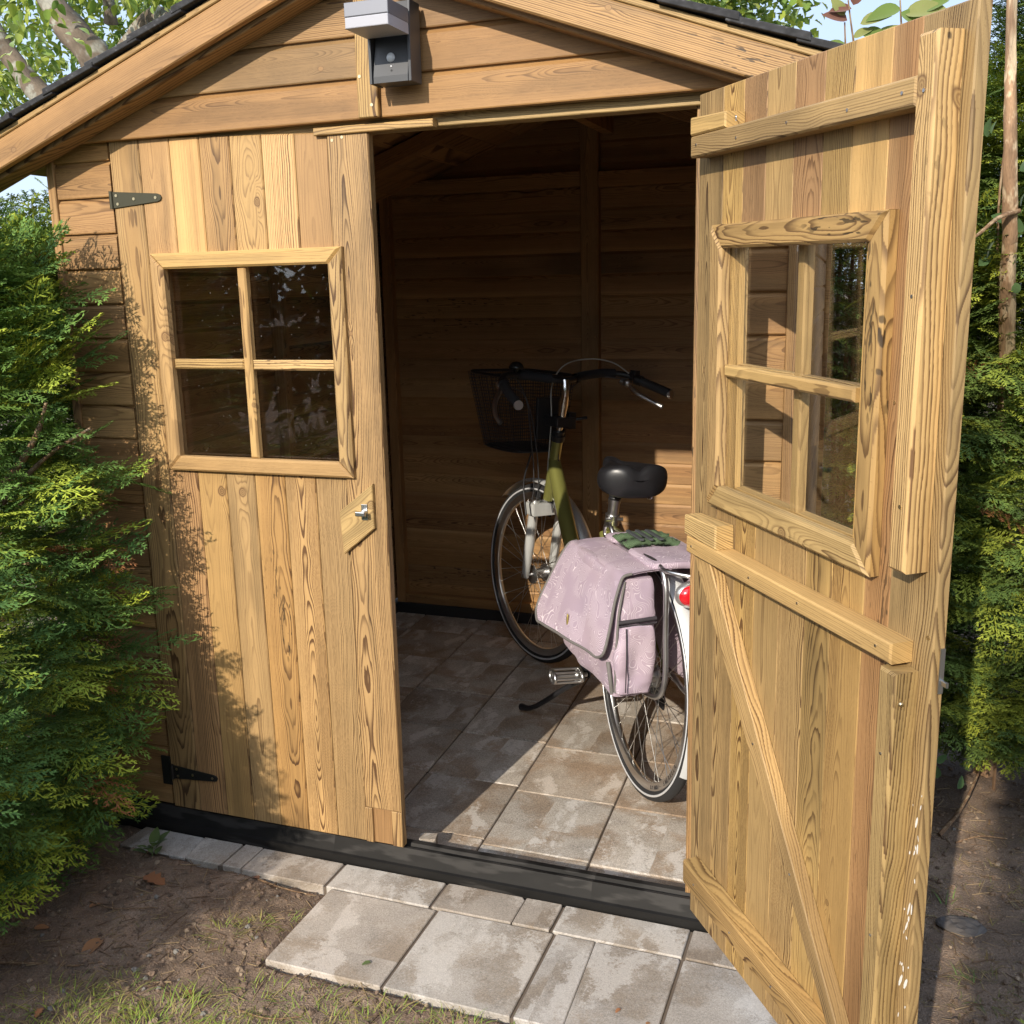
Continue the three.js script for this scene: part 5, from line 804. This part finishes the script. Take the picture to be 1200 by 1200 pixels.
{ // low shrubs further off, seen over the top of the open door
  for (const [x, z, h, lab, sd] of [[1.0, -4.4, 2.42, 'low yellow green shrub peeping over the top of the open door', 81], [1.42, -4.6, 2.35, 'dark leaved shrub behind the young stemmed shrub and open door', 82]]) {
    const r = rng(sd), c = []; for (let i = 0; i < 14; i++) c.push([x + (r() - 0.5) * 0.7, h - 0.1 - r() * 0.7, z + (r() - 0.5) * 0.5, 0.16 + r() * 0.1]);
    const t = broadleaf('garden_shrub', lab, sd, [[[x, -0.05, z, 0.03], [x + 0.03, 0.8, z, 0.026], [x, 1.6, z, 0.018], [x, 2.1, z, 0.008]]], c, gOval, [0.04, 0.07], palTree, 120); t.userData.category = 'shrub';
  }
}
{ // young shrub with large leaves, each leaf a piece of its own
  const t = thing('young_shrub', 'young shrub with large red tinged leaves showing above the open door', 'shrub'), at = (px, py, d) => { const v = V((px - 600) / 1207.3, -(py - 600) / 1207.3, -1).applyQuaternion(camera.quaternion).normalize(); return camP.clone().addScaledVector(v, d); };
  const mG = leafMat({ vertexColors: false, color: rgb(0.13, 0.20, 0.03) }), mY = leafMat({ vertexColors: false, color: rgb(0.24, 0.26, 0.07) }), mRd = leafMat({ vertexColors: false, color: rgb(0.16, 0.06, 0.035) });
  const base = at(990, 300, 4.7); base.y = 0;
  for (const [x0, y0, x1, y1] of [[992, 120, 990, 26], [1008, 130, 994, 0], [1020, 120, 1022, 46], [1058, 110, 1055, 0], [1078, 110, 1082, 6]]) { const a = at(x0, y0, 4.7), b = at(x1, y1, 4.7); part('stem', limb([[base.x + (a.x - base.x) * 0.3, -0.03, base.z, 0.012], [lerp(base.x, a.x, 0.8), a.y * 0.6, lerp(base.z, a.z, 0.8), 0.009], [a.x, a.y, a.z, 0.006], [b.x, b.y, b.z, 0.003]], 7, 6, 0.1), mTwig, t); }
  for (const [px, py, ang, len, m] of [[990, 50, -105, 30, mG], [996, 50, 170, 26, mY], [1000, 44, 60, 20, mY], [1010, 38, 100, 28, mG], [1016, 46, 160, 24, mG], [1022, 52, 50, 32, mY], [1020, 58, 95, 26, mG], [993, 24, -60, 26, mRd], [990, 18, -30, 22, mY], [1000, 6, 20, 24, mRd], [998, 10, -80, 22, mRd], [1008, 28, 70, 30, mY], [1056, 10, -95, 34, mG], [1056, 14, 120, 30, mG], [1060, 16, 80, 40, mY], [1080, 14, 60, 26, mG], [1084, 22, 110, 30, mG], [1076, 26, -120, 24, mY], [985, 70, 190, 16, mG], [1034, 66, 60, 26, mG]]) {
    const p = at(px, py, 4.7), s = len / 1207.3 * 4.7, g = new THREE.Mesh(gOval, m); g.name = 'leaf'; g.castShadow = g.receiveShadow = true; g.position.copy(p);
    const a = R(ang), ax = V(Math.sin(a), Math.cos(a) * 0.9 - 0.1, 0.25), no = V(0.3 * Math.sin(px), 0.55, 0.8); vY.copy(ax).normalize(); vX.copy(vY).cross(no).normalize(); vZ.copy(vX).cross(vY); g.quaternion.setFromRotationMatrix(M4.makeBasis(vX, vY, vZ)); g.scale.setScalar(s); t.add(g);
  }
}
{ // broad leaves tangled in the conifer behind the open door
  const t = thing('ivy_shoot', 'broad green ivy leaves climbing beside the pale conifer trunk', 'ivy'), m = leafMat({ vertexColors: false, color: rgb(0.06, 0.13, 0.03) }), r = rng(44);
  part('stem', limb([[2.16, -0.02, -0.95, 0.005], [2.14, 0.6, -0.9, 0.004], [2.08, 1.2, -0.78, 0.004], [2.03, 1.6, -0.62, 0.003], [2.04, 1.9, -0.6, 0.002]], 6, 6, 0.1), mTwig, t);
  for (let i = 0; i < 16; i++) { const y = i < 13 ? 1.42 + r() * 0.42 : 0.12 + r() * 0.2, g = new THREE.Mesh(gOval, m); g.name = 'leaf'; g.castShadow = g.receiveShadow = true; g.position.set(1.97 + r() * 0.14, y, -0.6 + r() * 0.06); g.rotation.set(-0.6 + r() * 0.8, r() * 6, (r() - 0.5) * 2.4); g.scale.setScalar(0.03 + r() * 0.022); t.add(g); }
}
{ // hedge across the garden, opposite the shed: what the panes mirror
  for (let k = 0; k < 5; k++) {
    const x = -7 + k * 2.4, r = rng(900 + k), c = []; for (let i = 0; i < 36; i++) c.push([x + (r() - 0.5) * 2.3, 0.3 + r() * 2.2, 6.6 + (r() - 0.5) * 0.7, 0.3 + r() * 0.2]);
    const t = broadleaf('garden_hedge', 'broadleaf hedge plant along the far garden border facing the shed', 910 + k, [[[x, -0.05, 6.6, 0.05], [x, 0.7, 6.6, 0.04], [x, 1.4, 6.6, 0.02]]], c, gOval, [0.13, 0.22], (u, w) => [0.05 + 0.03 * w, 0.085 + 0.04 * w, 0.02], 115); t.userData.group = 'hedge plants along the far border'; t.userData.category = 'hedge';
  }
}
// ------------------------------------------------------------------ on the soil: grass, crumbs, leaves, twigs, weeds
{
  const blade = (() => { const P = [], C = [], I = [], n = 4; for (let i = 0; i <= n; i++) { const t = i / n, w = 0.025 * (1 - t * 0.92), z = 0.45 * t * t; P.push(-w, t * (1 - 0.18 * t), z, w, t * (1 - 0.18 * t), z); for (let k = 0; k < 2; k++) C.push(1 + 0.15 * t, 1, 1); } for (let i = 0; i < n; i++) { const a = i * 2; I.push(a, a + 1, a + 2, a + 1, a + 3, a + 2); } const g = new THREE.BufferGeometry(); g.setAttribute('position', new THREE.Float32BufferAttribute(P, 3)); g.setAttribute('color', new THREE.Float32BufferAttribute(C, 3)); g.setAttribute('uv', new THREE.Float32BufferAttribute(new Float32Array(P.length / 3 * 2), 2)); g.setIndex(I); g.computeVertexNormals(); return g; })();
  const r = rng(314), L = [], put = (x, z, spread, n, h, col, flat = 0.5) => { for (let i = 0; i < n * 1.6; i++) { const a = r() * 6.283, d = spread * Math.sqrt(r()), px = x + Math.cos(a) * d, pz = z + Math.sin(a) * d; if (onPaving(px, pz) || insideShed(px, pz)) continue; const lean = flat + r() * 1.3, b = a + (r() - 0.5) * 2.2, u = r(); L.push([V(px, soilY(px, pz) - 0.002, pz), V(Math.cos(b) * lean, 1, Math.sin(b) * lean), V(Math.cos(b), 0.3, Math.sin(b)), h * (0.35 + r() * 0.75), u < 0.22 ? [0.30, 0.25, 0.10] : [col[0] * (0.8 + 0.5 * r()), col[1] * (0.85 + 0.4 * r()), col[2]]]); } };
  const G = [0.20, 0.265, 0.045];
  put(0.22, 0.68, 0.10, 120, 0.045, G); put(0.30, 0.74, 0.12, 140, 0.05, G); put(0.33, 0.6, 0.06, 60, 0.04, G); put(0.48, 0.66, 0.085, 150, 0.06, G); put(0.50, 0.62, 0.12, 110, 0.045, G); put(0.44, 0.70, 0.06, 90, 0.055, G); put(0.42, 0.36, 0.05, 46, 0.045, G); put(0.46, 0.31, 0.04, 34, 0.04, G); put(0.52, 0.27, 0.045, 34, 0.04, G); put(0.55, 0.38, 0.03, 20, 0.03, G); put(0.62, 0.53, 0.07, 60, 0.04, G);
  put(0.75, 0.55, 0.10, 90, 0.045, G); put(0.92, 0.52, 0.10, 110, 0.045, G); put(1.05, 0.53, 0.10, 110, 0.04, G); put(0.66, 0.66, 0.10, 90, 0.05, G); put(0.85, 0.62, 0.14, 150, 0.05, G); put(1.12, 0.5, 0.12, 90, 0.035, G); put(0.25, 0.8, 0.14, 110, 0.05, G); put(0.35, 0.78, 0.12, 100, 0.045, G); put(0.58, 0.78, 0.16, 160, 0.05, G);
  for (let i = 0; i < 60; i++) put(0.1 + r() * 1.0, 0.2 + r() * 0.65, 0.03, 5, 0.03, [0.2, 0.19, 0.06]);
  for (let i = 0; i < 70; i++) put(1.9 + r() * 0.7, -0.75 + r() * 1.0, 0.06, 16, 0.035, [0.17, 0.14, 0.045], 1.0);
  put(2.06, 0.02, 0.06, 50, 0.05, [0.12, 0.14, 0.04], 1); put(2.0, -0.27, 0.05, 16, 0.07, [0.10, 0.17, 0.04], 1);
  for (let i = 0; i < 120; i++) put(-2.5 + r() * 7, 0.95 + r() * 4.5, 0.3, 30, 0.06, G);
  const g = instances('grass', blade, new THREE.MeshStandardMaterial({ color: 0xffffff, vertexColors: true, roughness: 0.8, side: THREE.DoubleSide }), L, scene); g.userData.kind = 'stuff';
  // crumbs of soil and grit
  const crumb = new THREE.IcosahedronGeometry(1, 1); { const p = crumb.attributes.position; for (let i = 0; i < p.count; i++) { const k = 1 + 0.35 * noise(p.getX(i) * 2.1 + 5, p.getY(i) * 2.3 + p.getZ(i) * 3); p.setXYZ(i, p.getX(i) * k, p.getY(i) * k * 0.7, p.getZ(i) * k); } crumb.computeVertexNormals(); }
  const K = []; for (let i = 0; i < 11000; i++) { const right = r() < 0.3, x = right ? 1.85 + r() * 0.8 : -0.35 + r() * 1.5, z = right ? -1.1 + r() * 1.5 : 0.05 + r() * 0.85; if (onPaving(x, z) || insideShed(x, z)) continue; const s = 0.0013 + Math.pow(r(), 8) * 0.007, u = r(), d = 0.75 + r() * 0.6; K.push([V(x, soilY(x, z) + s * 0.25, z), V(r() - 0.5, 1, r() - 0.5), V(r() - 0.5, 0.2, r() - 0.5), s, u < 0.03 ? [0.2, 0.185, 0.165] : u < 0.2 ? [0.24 * d, 0.18 * d, 0.125 * d] : [0.145 * d, 0.1 * d, 0.07 * d]]); }
  instances('soil_crumbs', crumb, std([1, 1, 1], 0.95), K, scene).userData.kind = 'stuff';
  // short dead stalks lying about
  const stalk = new THREE.CylinderGeometry(0.02, 0.028, 1, 5); const D = []; for (let i = 0; i < 3600; i++) { const right = r() < 0.45, x = right ? 1.85 + r() * 0.7 : -0.2 + r() * 1.3, z = right ? -1.1 + r() * 1.4 : 0.1 + r() * 0.75; if (onPaving(x, z) || insideShed(x, z)) continue; const a = r() * 6.28, u = r(); D.push([V(x, soilY(x, z) + 0.002, z), V(Math.cos(a), (r() - 0.5) * 0.2, Math.sin(a)), V(0, 1, 0), 0.012 + r() * r() * 0.05, u < 0.5 ? [0.28, 0.2, 0.11] : [0.12, 0.075, 0.045]]); }
  instances('dead_stalks', stalk, std([1, 1, 1], 0.9), D, scene).userData.kind = 'stuff';
}
{ // fallen leaves, one by one
  const ob = leafGeometry(0.30, 4, 9), mD = [[0.30, 0.13, 0.055], [0.34, 0.17, 0.075], [0.22, 0.10, 0.05]].map(c => leafMat({ vertexColors: false, color: rgb(...c), transmission: 0.15 })), r = rng(77);
  const spots = [[0.075, 0.23, 0.075, 'lobed brown oak leaf lying under the hedge fringe', 0], [0.035, 0.38, 0.03, 'small curled orange leaf on the bare soil near the hedge', 1], [-0.03, 0.49, 0.035, 'rounded tan leaf on shaded soil by the hedge foot', 1], [0.155, 0.47, 0.07, 'feathery yellow brown dead conifer sprig on the soil', 1], [0.475, 0.575, 0.035, 'orange brown leaf caught in the bright grass tuft', 0], [0.36, 0.135, 0.03, 'curled brown leaf against the edge of the small pavers', 2], [0.56, 0.64, 0.03, 'narrow reddish leaf on soil between grass tufts', 0], [0.20, 0.70, 0.03, 'crumpled russet leaf beside the smaller grass tuft', 0], [1.36, 0.33, 0.016, 'tiny brown leaf lying on the large concrete paver', 0], [0.80, 0.36, 0.022, 'small green leaf in the joint between two large pavers', 3], [1.42, 0.36, 0.014, 'tiny yellow leaf flat on the cracked paver', 1], [2.2, -0.35, 0.04, 'dark dead leaf on shaded soil beyond the open door', 2]];
  mD.push(leafMat({ vertexColors: false, color: rgb(0.09, 0.14, 0.03) }));
  for (const [x, z, s, lab, m] of spots) { const k = solo('fallen_leaf', m === 0 ? ob : gOval, mD[m], lab, 'leaf'); k.scale.setScalar(s); k.position.set(x, (onPaving(x, z) ? 0.003 : soilY(x, z) + 0.004), z); k.rotation.set(-Math.PI / 2 + 0.25 * (r() - 0.3), 0, r() * 6.28, 'YXZ'); k.rotation.y = r() * 6.28; }
  const twigs = [[[[-0.02, 0.62], [0.07, 0.6], [0.16, 0.57], [0.21, 0.535]], 0.0035, 'thin dark twig lying on shaded soil near the grass'], [[[0.02, 0.36], [0.10, 0.37], [0.2, 0.33]], 0.002, 'short fine twig on bare soil by the hedge'], [[[0.36, 0.14], [0.45, 0.155], [0.56, 0.135], [0.66, 0.14]], 0.0025, 'pale reddish stalk along the edge of the small pavers'], [[[0.60, 0.57], [0.68, 0.575], [0.74, 0.55]], 0.0022, 'pale dry stalk on the soil beside the large paver'], [[[2.0, -0.62], [2.05, -0.7], [2.1, -0.85], [2.14, -1.0]], 0.006, 'crooked grey branch leaning out of the conifer onto dark soil'], [[[2.04, -0.6], [2.1, -0.64], [2.17, -0.66]], 0.003, 'short bleached twig on dark soil under the conifer']];
  twigs.forEach(([p, w, lab], i) => solo('twig', limb(p.map(([x, z], k) => [x, soilY(x, z) + w * 1.2 + (i === 4 ? k * 0.035 : 0.002 * (k % 2)), z, w * (1 - 0.18 * k)]), 6, 6, 0.25, i), mTwig, lab, 'twig'));
  // leafy weed by the hedge foot
  const wd = thing('weed', 'small broad leaved weed at the hedge foot beside the threshold', 'weed'), mW = leafMat({ vertexColors: false, color: rgb(0.10, 0.16, 0.035) });
  wd.position.set(0.03, soilY(0.03, 0.14), 0.14);
  for (let i = 0; i < 9; i++) { const a = i * 2.4, g = new THREE.Mesh(gOval, mW); g.name = 'leaf'; g.castShadow = g.receiveShadow = true; g.position.set(Math.cos(a) * 0.012, 0.012 + i * 0.003, Math.sin(a) * 0.012); g.rotation.set(-1.1 + 0.2 * (i % 3), 0, 0); const q = new THREE.Group(); g.rotation.order = 'YXZ'; g.rotation.y = a; g.scale.setScalar(0.03 + 0.012 * (i % 3)); wd.add(g); }
  part('stem', limb([[0, -0.005, 0, 0.002], [0.002, 0.02, 0, 0.0018], [0.004, 0.04, 0.002, 0.001]], 6, 3, 0.1), mW, wd);
  // block that wedges the threshold, and a flat stone
  const st = new THREE.MeshStandardMaterial({ map: cOut, roughness: 0.9 });
  const bk = solo('stone_block', plank(rect(-0.022, 0.022, 0, 0.04), -0.018, 0.018, { bevel: 0.006 }), st, 'small grey stone block standing behind the threshold by the closed door', 'stone'); bk.position.set(0.737, 0.015, -0.085); bk.rotation.y = 0.25;
  const fs = new THREE.IcosahedronGeometry(1, 3); { const p = fs.attributes.position; for (let i = 0; i < p.count; i++) { const k = 1 + 0.2 * noise(p.getX(i) * 1.7 + 4, p.getZ(i) * 1.7 + p.getY(i)); p.setXYZ(i, p.getX(i) * k * 0.05, p.getY(i) * 0.010 * (1 + 0.5 * noise(p.getX(i) * 6, p.getZ(i) * 6)), p.getZ(i) * k * 0.04); } fs.computeVertexNormals(); }
  const f2 = solo('flat_stone', fs, std([0.09, 0.08, 0.075], 0.95), 'flat dark stone half sunk in shaded soil beyond the open door', 'stone'); f2.position.set(2.03, soilY(2.03, -0.2) + 0.004, -0.2);
}
renderer.render(scene, camera);
